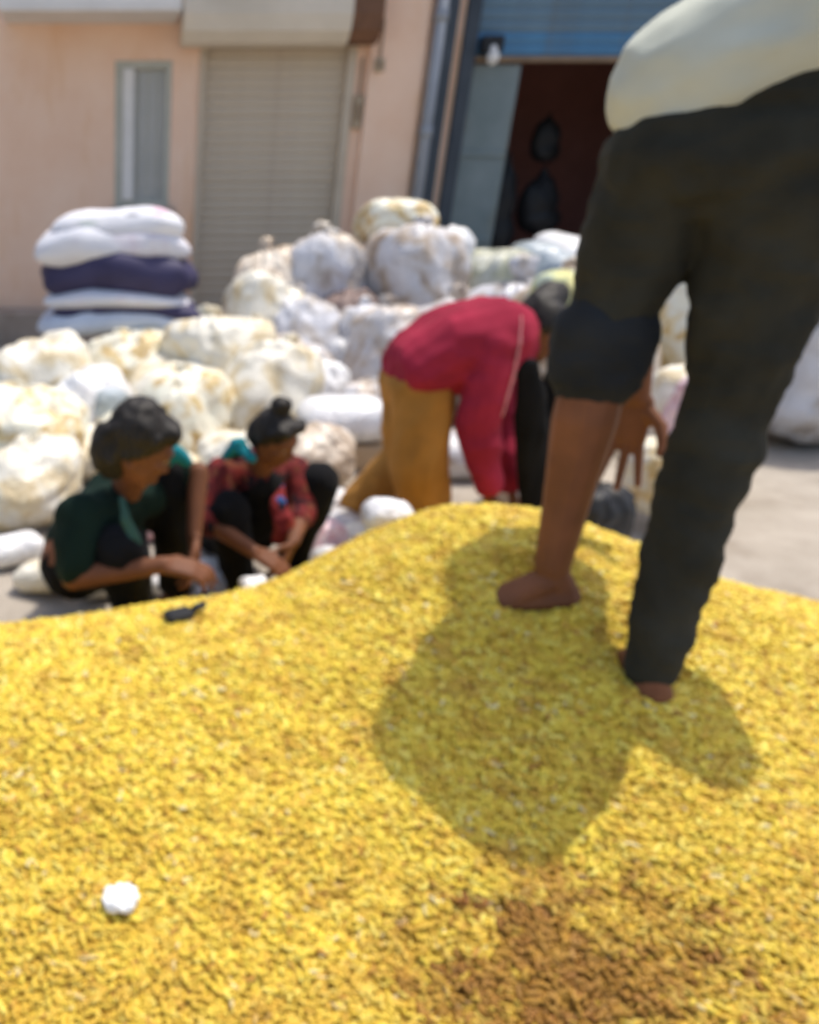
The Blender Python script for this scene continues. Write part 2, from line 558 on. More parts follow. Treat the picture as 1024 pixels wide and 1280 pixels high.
PL = 0.30                                # plinth height
TOP = 3.7
SX0, SX1, STOP = 0.86, 2.20, 2.62        # taupe shutter
DX0, DX1, DTOP = 3.24, 5.35, 2.46        # doorway
WX0, WX1, WZ0, WZ1 = 0.10, 0.60, 1.22, 2.42
w = MB()
def wb(x0, x1, z0, z1):
    w.box(x0, x1, WY, WY + WT, z0, z1)
wb(-9, WX0, PL, TOP)
wb(WX0, WX1, PL, WZ0)
wb(WX0, WX1, WZ1, TOP)
wb(WX1, SX0, PL, TOP)
wb(SX0, SX1, STOP, TOP)
wb(SX1, DX0 - 0.12, PL, TOP)
wb(DX0 - 0.12, DX1 + 0.12, 3.05, TOP)
wb(DX1 + 0.12, 11, PL, TOP)
part(w, "wall", M['peach'])
part(MB().box(-9, 11, WY - 0.35, WY + WT, 0, PL - 0.002, 0.012), "plinth", M['plinth'])
part(MB().box(-9.2, 11.2, WY - 0.15, WY + 4.3, TOP, TOP + 0.16), "roof", M['plinth'])
# pilaster strip between shutter and pipe, 6 cm proud
part(MB().box(2.32, 2.80, WY - 0.06, WY + 0.002, PL, TOP - 0.01, 0.008), "pilaster", M['peach'])
# rooms behind
rm = MB()
rm.box(2.6, 6.4, WY + 2.1, WY + 2.25, PL, TOP)
rm.box(2.6, 2.75, WY + WT, WY + 2.1, PL, TOP)
rm.box(6.25, 6.4, WY + WT, WY + 2.1, PL, TOP)
part(rm, "inner_wall", M['maroon'])
part(MB().box(2.75, 6.25, WY + WT + 0.004, WY + 2.1, PL - 0.1, PL), "inner_floor", M['plinth'])
# taupe rolling shutter: one slat per object
ts = part(MB().box(SX0 + 0.04, SX1 - 0.065, WY + 0.0, WY + 0.05, PL + 0.0, PL + 0.018), "rolling_shutter", M['taupe'])
ts["label"] = "closed taupe shutter of narrow slats"
for xa, xb in ((SX0 - 0.015, SX0 + 0.035), (SX1 - 0.06, SX1 + 0.015)):
    part(MB().box(xa, xb, WY - 0.02, WY + 0.09, PL, STOP), "shutter_rail", M['taupe'])
def slat_mesh(wd, h, m, name):
    mb = MB()
    prof = [(0.0, 0.0), (0.005, 0.12), (0.009, 0.35), (0.009, 0.62), (0.005, 0.86), (-0.002, 0.94), (-0.002, 1.0)]
    rs = []
    for dy, f in prof:
        rs.append((-dy, f * h))
    vs, fs = [], []
    for (yy, zz) in rs:
        vs += [(0, yy, zz), (wd, yy, zz)]
    for i in range(len(rs) - 1):
        fs.append((2 * i, 2 * i + 1, 2 * i + 3, 2 * i + 2))
    n = len(vs)
    vs += [(0, 0.02, 0), (wd, 0.02, 0), (0, 0.02, h), (wd, 0.02, h)]
    fs.append((n + 1, n, n + 2, n + 3))
    fs.append((0, n, n + 1, 1))
    fs.append((2 * len(rs) - 2, 2 * len(rs) - 1, n + 3, n + 2))
    mb.add(vs, fs)
    me = bpy.data.meshes.new(name)
    me.from_pydata([tuple(v) for v in mb.v], [], mb.f)
    me.materials.append(m)
    return me
ns = 29
sh = (STOP - PL - 0.02) / ns
sm = slat_mesh(SX1 - SX0 - 0.10, sh, M['taupe'], "slat")
for i in range(ns):
    o = bpy.data.objects.new("slat", sm)
    o.location = (SX0 + 0.04, 0.045 + random.uniform(-0.002, 0.002), PL + 0.02 + i * sh)
    link(o, ts)
# curved hood over the taupe shutter with a brown drum end
hd = MB()
prof = []
for k in range(9):
    a = PI * 0.5 * k / 8
    prof.append((WY - 0.12 - 0.24 * math.sin(a) if False else WY - 0.36 + 0.22 * (1 - math.sin(a)) , 2.50 + 0.14 * (1 - math.cos(a))))
pts = [(WY - 0.02, 2.52), (WY - 0.14, 2.50), (WY - 0.24, 2.52), (WY - 0.32, 2.60), (WY - 0.35, 2.72), (WY - 0.34, 2.88), (WY - 0.26, 2.99), (WY - 0.02, 3.02)]
hx0, hx1 = 0.66, 2.06
hd.rings([[(hx, y, z) for (y, z) in pts] for hx in (hx0, hx0 + 0.01, hx1 - 0.01, hx1)])
part(hd, "shutter_hood", M['hood'])
de = MB()
de.rings([[(hx, WY - 0.18 + (y - WY + 0.18) * 0.93, 2.76 + (z - 2.76) * 0.93) for (y, z) in pts] for hx in (hx1 + 0.002, hx1 + 0.26)])
part(de, "drum_end", M['rust'])
part(MB().box(0.80, 1.50, WY - 0.5, WY + 0.0, 3.03, 3.12), "timber_beam", M['beam'])
# window on the left
wf = MB()
wf.box(WX0, WX0 + 0.07, WY - 0.012, WY + 0.12, WZ0, WZ1, 0.004)
wf.box(WX1 - 0.05, WX1, WY - 0.012, WY + 0.12, WZ0, WZ1, 0.004)
wf.box(WX0 + 0.07, WX1 - 0.05, WY - 0.012, WY + 0.12, WZ1 - 0.06, WZ1, 0.004)
wf.box(WX0 + 0.07, WX1 - 0.05, WY - 0.012, WY + 0.12, WZ0, WZ0 + 0.06, 0.004)
win = part(wf, "window", M['winframe'])
part(MB().box(WX0 + 0.07, WX0 + 0.17, WY - 0.03, WY + 0.05, WZ0 + 0.06, WZ1 - 0.06, 0.006), "sash", M['white_paint'], win).data.transform(Matrix.Translation((0, -WY, 0)))
part(MB().box(WX0 + 0.17, WX1 - 0.05, WY + 0.05, WY + 0.06, WZ0 + 0.06, WZ1 - 0.06), "pane", M['winpane'], win).data.transform(Matrix.Translation((0, -WY, 0)))
for k in range(4):
    xx = WX0 + 0.21 + k * 0.085
    part(MB().tube([(xx, 0.02, WZ0 + 0.06), (xx, 0.02, WZ1 - 0.06)], 0.007, 6), "bar", M['winframe'], win)
part(MB().box(WX0 - 0.05, WX1 + 0.05, WY - 0.08, WY - 0.002, WZ0 - 0.06, WZ0 - 0.002, 0.006), "sill", M['plinth'])
part(MB().box(-0.85, 0.62, WY - 0.55, WY - 0.002, 2.70, 2.80, 0.01), "sunshade", M['white_paint'])
# door: steel guide rails, fixed grey panel, blue half raised shutter, brown beam
part(MB().box(DX0 - 0.12, DX0, WY - 0.05, WY + 0.14, PL, 3.05, 0.006), "guide_rail", M['dark_steel'])
part(MB().box(DX1, DX1 + 0.12, WY - 0.05, WY + 0.14, PL, 3.05, 0.006), "guide_rail", M['dark_steel'])
gl = part(MB().box(DX0 + 0.002, 3.70, WY + 0.05, WY + 0.10, PL, DTOP - 0.06, 0.006), "side_panel", M['greyleaf'])
for zz in (0.9, 1.65):
    part(MB().box(DX0 + 0.02, 3.68, 0.03, 0.049, zz, zz + 0.05, 0.004), "rib", M['greyleaf'], gl)
bs = part(MB().box(DX0 + 0.002, DX1 - 0.002, WY + 0.0, WY + 0.075, DTOP - 0.045, DTOP - 0.002, 0.006), "half_open_shutter", M['beam'])
bs["label"] = "blue shutter rolled most of the way up over the doorway"
bm = slat_mesh(DX1 - DX0 - 0.01, 0.093, M['blue'], "blue_slat")
bm2 = slat_mesh(DX1 - DX0 - 0.01, 0.093, M['dusty_blue'], "dusty_slat")
for i in range(6):
    o = bpy.data.objects.new("slat", bm if i < 2 else bm2)
    o.location = (DX0 + 0.005, 0.03, DTOP + i * 0.093)
    link(o, bs)
# small fittings on the building
lp = empty("wall_lamp", (3.36, WY - 0.06, 2.44), "small white lamp on a dark bracket at the left end of the blue shutter", "lamp")
MB().box(-0.09, 0.09, -0.05, 0.05, 0.03, 0.16, 0.01).build("bracket", M['black_plastic'], lp)
MB().ell((0.0, -0.07, -0.01), 0.05, 0.05, 0.06).cap((0, -0.06, 0.03), (0, -0.05, 0.06), 0.03).build("bulb", M['white_paint'], lp, True)
dp = empty("drain_pipe", (2.88, WY - 0.09, PL), "grey vertical drain pipe on the peach wall left of the dark doorway", "pipe")
MB().tube([(0, 0, 0), (0, 0, 3.3)], 0.05, 14).build("pipe", M['pipe'], dp, True)
for zz in (0.5, 1.5, 2.4):
    MB().tube([(0, 0, zz), (0, 0, zz + 0.09)], 0.058, 14).build("collar", M['pipe'], dp, True)
MB().box(0.052, 0.15, 0.0, 0.088, 0, 3.3, 0.004).build("pipe_shade_strip", M['dark_steel'], dp)  # dark strip added for the shade along the pipe's right side
for (px, py, hh, lab) in ((462, 82, 0.10, "small square brown junction box high on the peach pilaster"), (441, 140, 0.26, "tall brown switch box on the peach pilaster beside the taupe shutter")):
    q = at(px, py, WY - 0.06)
    x = 2.27 if hh > 0.2 else 2.40
    b0 = WY - (0.06 if x > 2.32 else 0.0)
    o = empty("switch_box", (x, b0, q.z), lab, "switch box", None)
    MB().box(-0.04, 0.04, -0.045, -0.001, -hh / 2, hh / 2, 0.005).build("casing", M['jute'], o)
    MB().box(-0.025, 0.025, -0.052, -0.0455, -hh / 4, hh / 4, 0.003).build("cover", M['beam'], o)
    MB().tube([(0, -0.02, hh / 2), (0.0, -0.02, hh / 2 + 0.3)], 0.009, 6).build("conduit", M['beam'], o)

# dark things hanging in the shop
def hanging_bag(name, loc, w_, h_, seed, label, cat):
    o = empty(name, loc, label, cat)
    mb = MB()
    mb.ell((0, 0, 0), w_ * 0.5, w_ * 0.3, h_ * 0.46)
    mb.ell((w_ * 0.1, 0, -h_ * 0.25), w_ * 0.52, w_ * 0.34, h_ * 0.25)
    mb.cap((0, 0, h_ * 0.3), (0, 0, h_ * 0.55), w_ * 0.2, w_ * 0.06)
    mb.v = [v + Vector(loc) for v in mb.v]
    fused("bag_body", mb, 0.02, M['black_plastic'], o, 2, folds(0.02, 7, seed=seed))
    MB().tube([(0, 0, h_ * 0.5), (0.02, 0.02, h_ * 0.58)], 0.012, 6).build("strap", M['black_plastic'], o, True)
    return o
hanging_bag("hanging_bag", at(682, 175, 9.2), 0.30, 0.45, 1.0, "small black bag hanging high inside the dark doorway", "bag")
hanging_bag("hanging_bag", at(672, 255, 9.0), 0.42, 0.62, 2.0, "larger black bag hanging low inside the dark doorway", "bag")
hanging_bag("hanging_bag", at(625, 262, 8.8), 0.30, 0.95, 3.0, "tall black bag leaning beside the grey door panel", "bag")


# ------------------------------------------------------------------ the yellow heap
XS = [-3.0, -1.5, -0.6, 0.0, 0.38, 0.52, 0.75, 0.96, 1.15, 1.38, 1.55, 2.0, 3.0, 3.6]
HC = [0.0, 0.28, 0.39, 0.425, 0.420, 0.440, 0.520, 0.588, 0.575, 0.505, 0.43, 0.35, 0.10, 0.0]
YC = [1.3, 1.45, 1.5, 1.55, 1.68, 1.74, 1.85, 1.90, 1.90, 1.85, 1.78, 1.7, 1.5, 1.4]


FEET = [(0.955, 1.60), (1.10, 1.42)]


def heap_z(x, y, rough=True):
    hc = float(np.interp(x, XS, HC))
    # soften the piecewise profile
    hc = 0.5 * hc + 0.25 * float(np.interp(x - 0.12, XS, HC)) + 0.25 * float(np.interp(x + 0.12, XS, HC))
    yc = float(np.interp(x, XS, YC))
    s = yc - y
    if s >= 0:
        z = hc - 0.44 * (math.sqrt(s * s + 0.0625) - 0.25)
    else:
        z = hc - 0.75 * (math.sqrt(s * s + 0.04) - 0.20)
    for fx, fy in FEET:                                # grains pushed up round the feet
        r = math.hypot(x - fx, y - fy)
        z += 0.020 * math.exp(-((r - 0.12) / 0.05) ** 2)
    if rough:
        z += 0.018 * mn.noise(Vector((x * 3, y * 3, 0))) + 0.009 * mn.noise(Vector((x * 9, y * 9, 3)))
    return z


hx = np.linspace(-1.7, 2.8, 170)
hy = np.linspace(-0.2, 2.9, 120)
hv = [(x, y, max(-0.03, heap_z(x, y))) for y in hy for x in hx]
hf = []
for j in range(len(hy) - 1):
    for i in range(len(hx) - 1):
        a = j * len(hx) + i
        q = (a, a + 1, a + len(hx) + 1, a + len(hx))
        if max(hv[k][2] for k in q) > -0.02:
            hf.append(q)


def snack_material(name, per_piece):
    m, t, b = nt(name)
    if per_piece:
        oi = N(t, "ShaderNodeObjectInfo")
        rnd, loc = oi.outputs["Random"], oi.outputs["Location"]
        col = ramp(t, rnd, [(0.0, (0.66, 0.45, 0.05)), (0.2, (0.76, 0.56, 0.06)), (0.5, (0.79, 0.62, 0.08)), (0.75, (0.81, 0.68, 0.14)), (0.90, (0.72, 0.46, 0.06)), (0.95, (0.44, 0.22, 0.04)), (0.98, (0.74, 0.64, 0.32))], 'CONSTANT')
    else:
        loc = coords(t)
        n0 = N(t, "ShaderNodeTexNoise", Scale=60.0, Detail=3.0)
        t.links.new(loc, n0.inputs["Vector"])
        col = ramp(t, n0.outputs["Fac"], [(0.3, (0.60, 0.39, 0.045)), (0.7, (0.74, 0.52, 0.06))])
    # darker, browner fried batch lying at the lower right of the heap
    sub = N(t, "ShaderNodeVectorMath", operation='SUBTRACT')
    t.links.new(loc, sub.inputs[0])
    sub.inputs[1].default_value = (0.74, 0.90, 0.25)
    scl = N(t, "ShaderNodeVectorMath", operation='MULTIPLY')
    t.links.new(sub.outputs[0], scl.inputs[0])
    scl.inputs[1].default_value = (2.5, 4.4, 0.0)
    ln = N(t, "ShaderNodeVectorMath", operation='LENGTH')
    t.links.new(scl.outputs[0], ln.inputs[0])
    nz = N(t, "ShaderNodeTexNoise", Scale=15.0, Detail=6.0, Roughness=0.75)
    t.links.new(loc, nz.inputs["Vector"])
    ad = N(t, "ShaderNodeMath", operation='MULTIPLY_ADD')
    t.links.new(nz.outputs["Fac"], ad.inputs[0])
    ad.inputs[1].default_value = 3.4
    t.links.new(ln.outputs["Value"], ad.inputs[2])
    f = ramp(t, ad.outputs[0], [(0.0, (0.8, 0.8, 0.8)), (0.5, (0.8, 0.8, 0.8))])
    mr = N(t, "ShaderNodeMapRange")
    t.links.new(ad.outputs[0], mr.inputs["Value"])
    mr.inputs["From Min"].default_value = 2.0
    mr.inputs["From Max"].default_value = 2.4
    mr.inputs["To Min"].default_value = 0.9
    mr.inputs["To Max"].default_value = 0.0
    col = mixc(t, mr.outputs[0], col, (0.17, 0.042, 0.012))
    # batches fried a little browner, mixed through the heap
    n6 = N(t, "ShaderNodeTexNoise", Scale=13.0, Detail=6.0, Roughness=0.75)
    t.links.new(loc, n6.inputs["Vector"])
    col = mixc(t, ramp(t, n6.outputs["Fac"], [(0.50, (0, 0, 0)), (0.62, (0.70, 0.70, 0.70))]), col, (0.52, 0.29, 0.04))
    # colour turns browner in patches towards the near edge of the heap
    sx = N(t, "ShaderNodeSeparateXYZ")
    t.links.new(loc, sx.inputs[0])
    n5 = N(t, "ShaderNodeTexNoise", Scale=11.0, Detail=6.0, Roughness=0.75)
    t.links.new(loc, n5.inputs["Vector"])
    a5 = N(t, "ShaderNodeMath", operation='MULTIPLY_ADD')
    t.links.new(n5.outputs["Fac"], a5.inputs[0])
    a5.inputs[1].default_value = 1.5
    t.links.new(sx.outputs["Y"], a5.inputs[2])
    m5 = N(t, "ShaderNodeMapRange")
    t.links.new(a5.outputs[0], m5.inputs["Value"])
    m5.inputs["From Min"].default_value = 1.35
    m5.inputs["From Max"].default_value = 1.95
    m5.inputs["To Min"].default_value = 0.62
    m5.inputs["To Max"].default_value = 0.0
    col = mixc(t, m5.outputs[0], col, (0.50, 0.28, 0.035))
    t.links.new(col, b.inputs["Base Color"])
    v = coords(t)
    n1 = N(t, "ShaderNodeTexNoise", Scale=180.0, Detail=3.0)
    t.links.new(v, n1.inputs["Vector"])
    bump(t, b, n1.outputs["Fac"], 0.3, 0.002)
    b.inputs["Roughness"].default_value = 0.55
    b.inputs["Specular IOR Level"].default_value = 0.3
    b.inputs["Subsurface Weight"].default_value = 0.0
    return m


M['snack'] = snack_material("fried_snack_pieces", True)
M['snack_base'] = snack_material("fried_snack_bed", False)


def snack_piece(name, pts, r, n=6):
    mb = MB().tube(pts, r, n)
    me = bpy.data.meshes.new(name)
    me.from_pydata([tuple(v) for v in mb.v], [], mb.f)
    me.materials.append(M['snack'])
    me.shade_smooth()
    return bpy.data.objects.new(name, me)


def arc(R, a0, a1, k, dz=0.0):
    return [(R * math.cos(a0 + (a1 - a0) * i / k), R * math.sin(a0 + (a1 - a0) * i / k) - R * 0.7, dz * math.sin(i * 1.9)) for i in range(k + 1)]


sources = [snack_piece("curved_piece", arc(0.020, 0.5, 2.6, 5, 0.002), [0.003, 0.0048, 0.0052, 0.005, 0.0046, 0.003]),
           snack_piece("straight_piece", [(-0.019, 0, 0), (-0.009, 0.002, 0.001), (0.002, 0.001, 0.002), (0.012, -0.001, 0), (0.020, -0.003, 0)], [0.003, 0.0045, 0.0048, 0.0044, 0.003]),
           snack_piece("curled_piece", arc(0.011, 0.0, 4.4, 7, 0.003), [0.0028, 0.0044, 0.005, 0.0052, 0.005, 0.0048, 0.0042, 0.0028])]

heap = mesh_obj("snack_heap", hv, hf, M['snack_base'])
tag(heap, "broad heap of loose yellow fried snack pieces filling the foreground", "snack heap", None, 'stuff')
ng = bpy.data.node_groups.new("scatter", 'GeometryNodeTree')
ng.interface.new_socket("Geometry", in_out='INPUT', socket_type='NodeSocketGeometry')
ng.interface.new_socket("Geometry", in_out='OUTPUT', socket_type='NodeSocketGeometry')
gi = ng.nodes.new("NodeGroupInput")
go = ng.nodes.new("NodeGroupOutput")
jn = ng.nodes.new("GeometryNodeJoinGeometry")
ng.links.new(gi.outputs[0], jn.inputs[0])
for k, src in enumerate(sources):
    ds = ng.nodes.new("GeometryNodeDistributePointsOnFaces")
    ds.inputs["Density"].default_value = 7600
    ds.inputs["Seed"].default_value = k + 3
    ng.links.new(gi.outputs[0], ds.inputs["Mesh"])
    rv = ng.nodes.new("FunctionNodeRandomValue")
    rv.data_type = 'FLOAT_VECTOR'
    rv.inputs[0].default_value = (-0.32, -0.32, 0)
    rv.inputs[1].default_value = (0.32, 0.32, 6.283)
    rs = ng.nodes.new("FunctionNodeRandomValue")
    rs.data_type = 'FLOAT'
    rs.inputs[2].default_value = 0.42
    rs.inputs[3].default_value = 0.9
    rs.inputs["Seed"].default_value = 11 + k
    inf = ng.nodes.new("GeometryNodeObjectInfo")
    inf.inputs["Object"].default_value = src
    ins = ng.nodes.new("GeometryNodeInstanceOnPoints")
    off = ng.nodes.new("FunctionNodeRandomValue")
    off.data_type = 'FLOAT_VECTOR'
    off.inputs[0].default_value = (0, 0, -0.002)
    off.inputs[1].default_value = (0, 0, 0.008)
    off.inputs["Seed"].default_value = 31 + k
    sp = ng.nodes.new("GeometryNodeSetPosition")
    ng.links.new(ds.outputs["Points"], sp.inputs["Geometry"])
    ng.links.new(off.outputs[0], sp.inputs["Offset"])
    ng.links.new(sp.outputs[0], ins.inputs["Points"])
    ng.links.new(inf.outputs["Geometry"], ins.inputs["Instance"])
    ng.links.new(rv.outputs[0], ins.inputs["Rotation"])
    ng.links.new(rs.outputs[1], ins.inputs["Scale"])
    ng.links.new(ins.outputs[0], jn.inputs[0])
ng.links.new(jn.outputs[0], go.inputs[0])
heap.modifiers.new("pieces", 'NODES').node_group = ng


# ------------------------------------------------------------------ sacks
def sack_shape(kind, w_, d_, h_, seed, lump=0.035, k=6.0):
    """closed sack surface standing on z = 0"""
    nu, nv = 64, 38
    vs = []
    so = Vector((seed * 3.1, seed * 1.7, seed * 0.9))
    for j in range(nv + 1):
        v = j / nv
        for i in range(nu):
            a = 2 * PI * i / nu
            ca, sa = math.cos(a), math.sin(a)
            if kind == 'up':
                if v < 0.86:
                    th = -PI / 2 + PI * (v / 0.86) * 0.93
                    rr = abs(math.cos(th)) ** 0.5
                    z = (0.5 + 0.5 * math.copysign(abs(math.sin(th)) ** 0.8, math.sin(th))) * 0.88
                    rr = max(rr, 0.10)
                else:
                    q = (v - 0.86) / 0.14
                    rr = 0.10 + 0.10 * q * (1 + 0.35 * math.sin(5 * a + seed)) if j < nv else 0.02
                    z = 0.86 + 0.14 * q
                ex = 0.75
                x = math.copysign(abs(ca) ** ex, ca) * rr * w_ / 2
                y = math.copysign(abs(sa) ** ex, sa) * rr * d_ / 2
                z *= h_
            elif kind == 'flat':
                th = -PI / 2 + PI * v
                rr = abs(math.cos(th)) ** 0.42
                ex = 0.42
                x = math.copysign(abs(ca) ** ex, ca) * rr * w_ / 2
                y = math.copysign(abs(sa) ** ex, sa) * rr * d_ / 2
                ed = max(abs(x) / (w_ / 2), abs(y) / (d_ / 2))
                z = h_ * (0.5 + 0.5 * math.copysign(abs(math.sin(th)) ** 0.75, math.sin(th)) * (1 - 0.35 * ed ** 4))
            else:
                th = -PI / 2 + PI * v
                rr = abs(math.cos(th)) ** 0.6
                ex = 0.68
                x = math.copysign(abs(ca) ** ex, ca) * rr * w_ / 2
                y = math.copysign(abs(sa) ** ex, sa) * rr * d_ / 2
                z = h_ * (0.5 + 0.5 * math.copysign(abs(math.sin(th)) ** 0.85, math.sin(th)))
            p = Vector((x, y, z))
            if kind == 'lump' and v > 0.55:
                ear = 0.16 * abs(math.cos(a + 0.25 * math.sin(seed))) ** 10 * math.sin((v - 0.55) / 0.45 * PI)
                p += Vector((x, y, 0.35 * h_)) * ear
            wq = p + Vector((mn.noise(p * 4 + so), mn.noise(p * 4 - so), mn.noise(p * 4 + so * 2))) * 0.06
            dist, _ = mn.voronoi(wq * k + so)
            l1 = lump * (0.40 - dist[0] * 0.7)
            l2 = lump * 2.0 * mn.noise(p * 2.4 + so)
            tw = 0.5 * mn.noise(Vector((z * 3, seed, 0)))
            fc = Vector((math.cos(a + tw) * 1.7, math.sin(a + tw) * 1.7, z * 2.4 / max(h_, 0.1))) + so
            fade = 0.35 + 0.65 * min(1, abs(z / h_ - 0.35) * 1.8)
            l3 = lump * 1.5 * (0.22 - abs(mn.noise(fc * 1.7))) * fade if kind != 'flat' else lump * 0.5 * (0.25 - abs(mn.noise(wq * k)))
            l4 = lump * 0.30 * (0.25 - abs(mn.noise(wq * k * 2.3 - so)))
            l3 += l4
            dirn = Vector((x, y, (z - h_ * 0.45) * 0.8))
            if dirn.length > 1e-5:
                dirn.normalize()
            f = min(1.0, z / (0.12 * h_) + 0.15)
            p += dirn * (l1 + l2 + l3) * f
            p.z = max(0.0, p.z)
            vs.append(p)
    fs = []
    for j in range(nv):
        for i in range(nu):
            a, b = j * nu + i, j * nu + (i + 1) % nu
            fs.append((a, b, b + nu, a + nu))
    fs.append(tuple(range(nu))[::-1])
    fs.append(tuple(nv * nu + i for i in range(nu)))
    return vs, fs


SEED = [0]
G1 = "clear plastic sacks piled against the shop"
G2 = "cream plastic sacks lying in the sun"


def sack(kind, px, pyb, d, wpx, hpx, mat, label, rz=0.0, tilt=(0, 0), deep=0.85, lump=0.035, k=6.0, z=None, group=None, cat="sack", name="sack", dmul=None):
    SEED[0] += 1
    mp = mpp(pyb - hpx / 2, d)
    grow = 1.16 if group in (G1, G2) else 1.0
    w_, h_ = wpx * mp * grow, hpx * mp * 1.04 * (1 + (grow - 1) * 0.5)
    if kind == 'up' and group in (G1, G2):              # bags slump over, each its own way
        sr = random.Random(SEED[0] * 13)
        lean = 0.5 if group == G2 else 0.22
        tilt = (tilt[0] - sr.uniform(0.15, 0.75 if group == G2 else 0.4), tilt[1] + sr.uniform(-lean, lean) * 0.6)
    q = at(px, pyb, d)
    vs, fs = sack_shape(kind, w_, w_ * deep, h_, SEED[0], lump, k)
    o = mesh_obj(name, vs, fs, M[mat])
    o.location = (q.x, d, max(0.0, q.z) if z is None else z)
    o.rotation_euler = (tilt[0], tilt[1], rz)
    return tag(o, label, cat, group)


# upper pile in the shade of the shop
sack('up', 515, 432, 6.2, 108, 146, 's_clear', "big upright clear sack of grey and beige packets at the middle of the pile", 0.3, (0.03, 0.05), lump=0.05, k=5, group=G1)
sack('up', 440, 425, 6.45, 86, 128, 's_tan', "tan upright clear sack directly left of the big central sack", 0.8, (0, -0.06), lump=0.05, group=G1)
sack('up', 392, 415, 6.3, 92, 114, 's_grey', "grey white clear sack with a bright slanting shoulder at the upper left of the pile", 0.2, (0, 0.22), lump=0.05, group=G1)
sack('up', 350, 418, 6.15, 74, 107, 's_tan', "small tan clear sack on the left slope of the pile", 0.5, (0, 0.15), lump=0.045, group=G1)
sack('lump', 492, 300, 6.75, 84, 48, 's_yellow', "small dusty yellow sack lying on top of the pile", 0.1, z=0.95, lump=0.03, group=G1)
sack('lump', 560, 345, 6.55, 56, 62, 's_white', "small white sack corner beside the yellow sack at the pile top", 0.7, (0, -0.3), lump=0.03, group=G1, z=0.66)
sack('lump', 600, 428, 6.5, 82, 98, 's_green', "dull green grey sack in front of the dark doorway", 0.2, lump=0.03, k=4, group=G1)
sack('lump', 655, 420, 6.75, 96, 98, 's_blue', "smooth blue grey sack sloping down in front of the doorway", -0.2, (0, 0.25), lump=0.025, k=4, group=G1)
sack('flat', 712, 345, 6.9, 90, 40, 's_white', "white flat packet lying in the doorway behind the bending woman", 0.3, (0.3, 0.2), lump=0.015, group=G1)
sack('lump', 740, 440, 6.4, 110, 110, 's_grey', "grey sack by the doorway hidden mostly behind the bending woman", 0.3, lump=0.04, group=G1)
# middle of the pile
sack('up', 368, 500, 5.6, 112, 124, 's_grey', "large grey cloudy sack in the middle row under the slanting sack", 0.4, (0, 0.1), lump=0.05, group=G1)
sack('lump', 425, 455, 6.0, 80, 80, 'woven_brown', "sack coloured dark brown for the shadow deep in the gap of the pile", 0.9, lump=0.05, group=G1)  # dark brown colour stands in for the shaded hole in the pile
sack('up', 478, 525, 5.2, 92, 126, 's_clear', "lumpy beige clear sack behind the bending woman's hips", 0.2, lump=0.05, group=G1)
sack('lump', 425, 515, 5.5, 50, 70, 's_white', "narrow white sack standing in the gap of the middle row", 0.1, lump=0.03, group=G1)
sack('up', 376, 560, 4.85, 96, 100, 's_clear', "pale clear sack directly behind the crouching girl's head", 0.6, lump=0.045, group=G1)
sack('up', 560, 560, 5.0, 120, 146, 's_clear', "beige clear sack seen under the bending woman's body", 0.4, lump=0.05, group=G1)
sack('up', 650, 560, 5.2, 130, 158, 's_grey', "grey clear sack behind the bending woman's arms", 0.1, lump=0.05, group=G1)
# sunlit cream sacks
sack('up', 318, 440, 5.7, 92, 90, 's_cream', "cream sack where the sunlit slope meets the shutter", 0.3, (0, 0.2), lump=0.04, group=G2)
sack('up', 292, 505, 5.0, 116, 109, 's_cream', "wide bright cream sack halfway down the sunlit slope", 0.5, (0.1, 0.15), lump=0.045, group=G2)
sack('up', 322, 585, 4.4, 104, 136, 's_cream', "bright cream sack just left of the girl's head", 0.2, (0.0, 0.1), lump=0.045, group=G2)
sack('flat', 228, 520, 4.9, 130, 62, 's_cream', "flat bright cream sack behind the crouching boy's head", 0.3, lump=0.04, group=G2)
sack('up', 165, 500, 5.1, 100, 85, 's_yellow', "yellowish sack under the striped stack of sacks", 0.1, lump=0.04, group=G2)
sack('up', 245, 610, 4.1, 96, 112, 's_yellow', "golden yellow clear sack between the two crouching children", 0.7, lump=0.04, group=G2)
sack('flat', 180, 565, 4.3, 120, 50, 's_yellow', "low yellow sack beside the blue packet", 0.2, lump=0.035, group=G2)
sack('up', 60, 540, 4.7, 130, 117, 's_cream', "cream sack at the far left of the sunlit row", 0.2, lump=0.045, group=G2)
sack('lump', 40, 640, 3.9, 120, 90, 's_yellow', "yellow clear sack at the left behind the dark green boy", 0.2, lump=0.045, group=G2)
sack('lump', 300, 660, 3.6, 96, 72, 's_cream', "cream sack behind the girl's back", 0.2, lump=0.04, group=G2)
sack('flat', 138, 528, 4.4, 46, 40, 's_blue', "small pale blue packet above the boy's hair", 0.4, lump=0.01, cat="packet", name="packet")
sack('lump', 205, 470, 5.7, 96, 52, 's_yellow', "dusty yellow sack behind the flat cream sack near the striped stack", 0.4, lump=0.045, group=G2)
sack('lump', 262, 478, 5.6, 80, 56, 's_tan', "tan clear sack between the dusty yellow sack and the cream slope", 0.9, lump=0.045, group=G2)
sack('lump', 380, 640, 3.7, 96, 66, 's_tan', "tan clear sack on the ground behind the girl's dark knee", 0.3, lump=0.04, group=G2)
sack('up', 345, 505, 5.3, 84, 80, 's_tan', "tan sack squeezed between the cream slope and the grey middle sack", 0.3, lump=0.045, group=G1)
sack('lump', 455, 600, 4.4, 76, 70, 's_clear', "beige clear sack on the ground between the white bale and the ochre trousers", 0.6, lump=0.04, group=G1)
sack('flat', 250, 655, 3.4, 150, 40, 's_cream', "flattened cream sack on the ground between the two children", 0.3, lump=0.04, group=G2)
sack('flat', 110, 610, 4.0, 130, 44, 's_cream', "flattened cream sack behind the boy's back", -0.2, lump=0.04, group=G2)
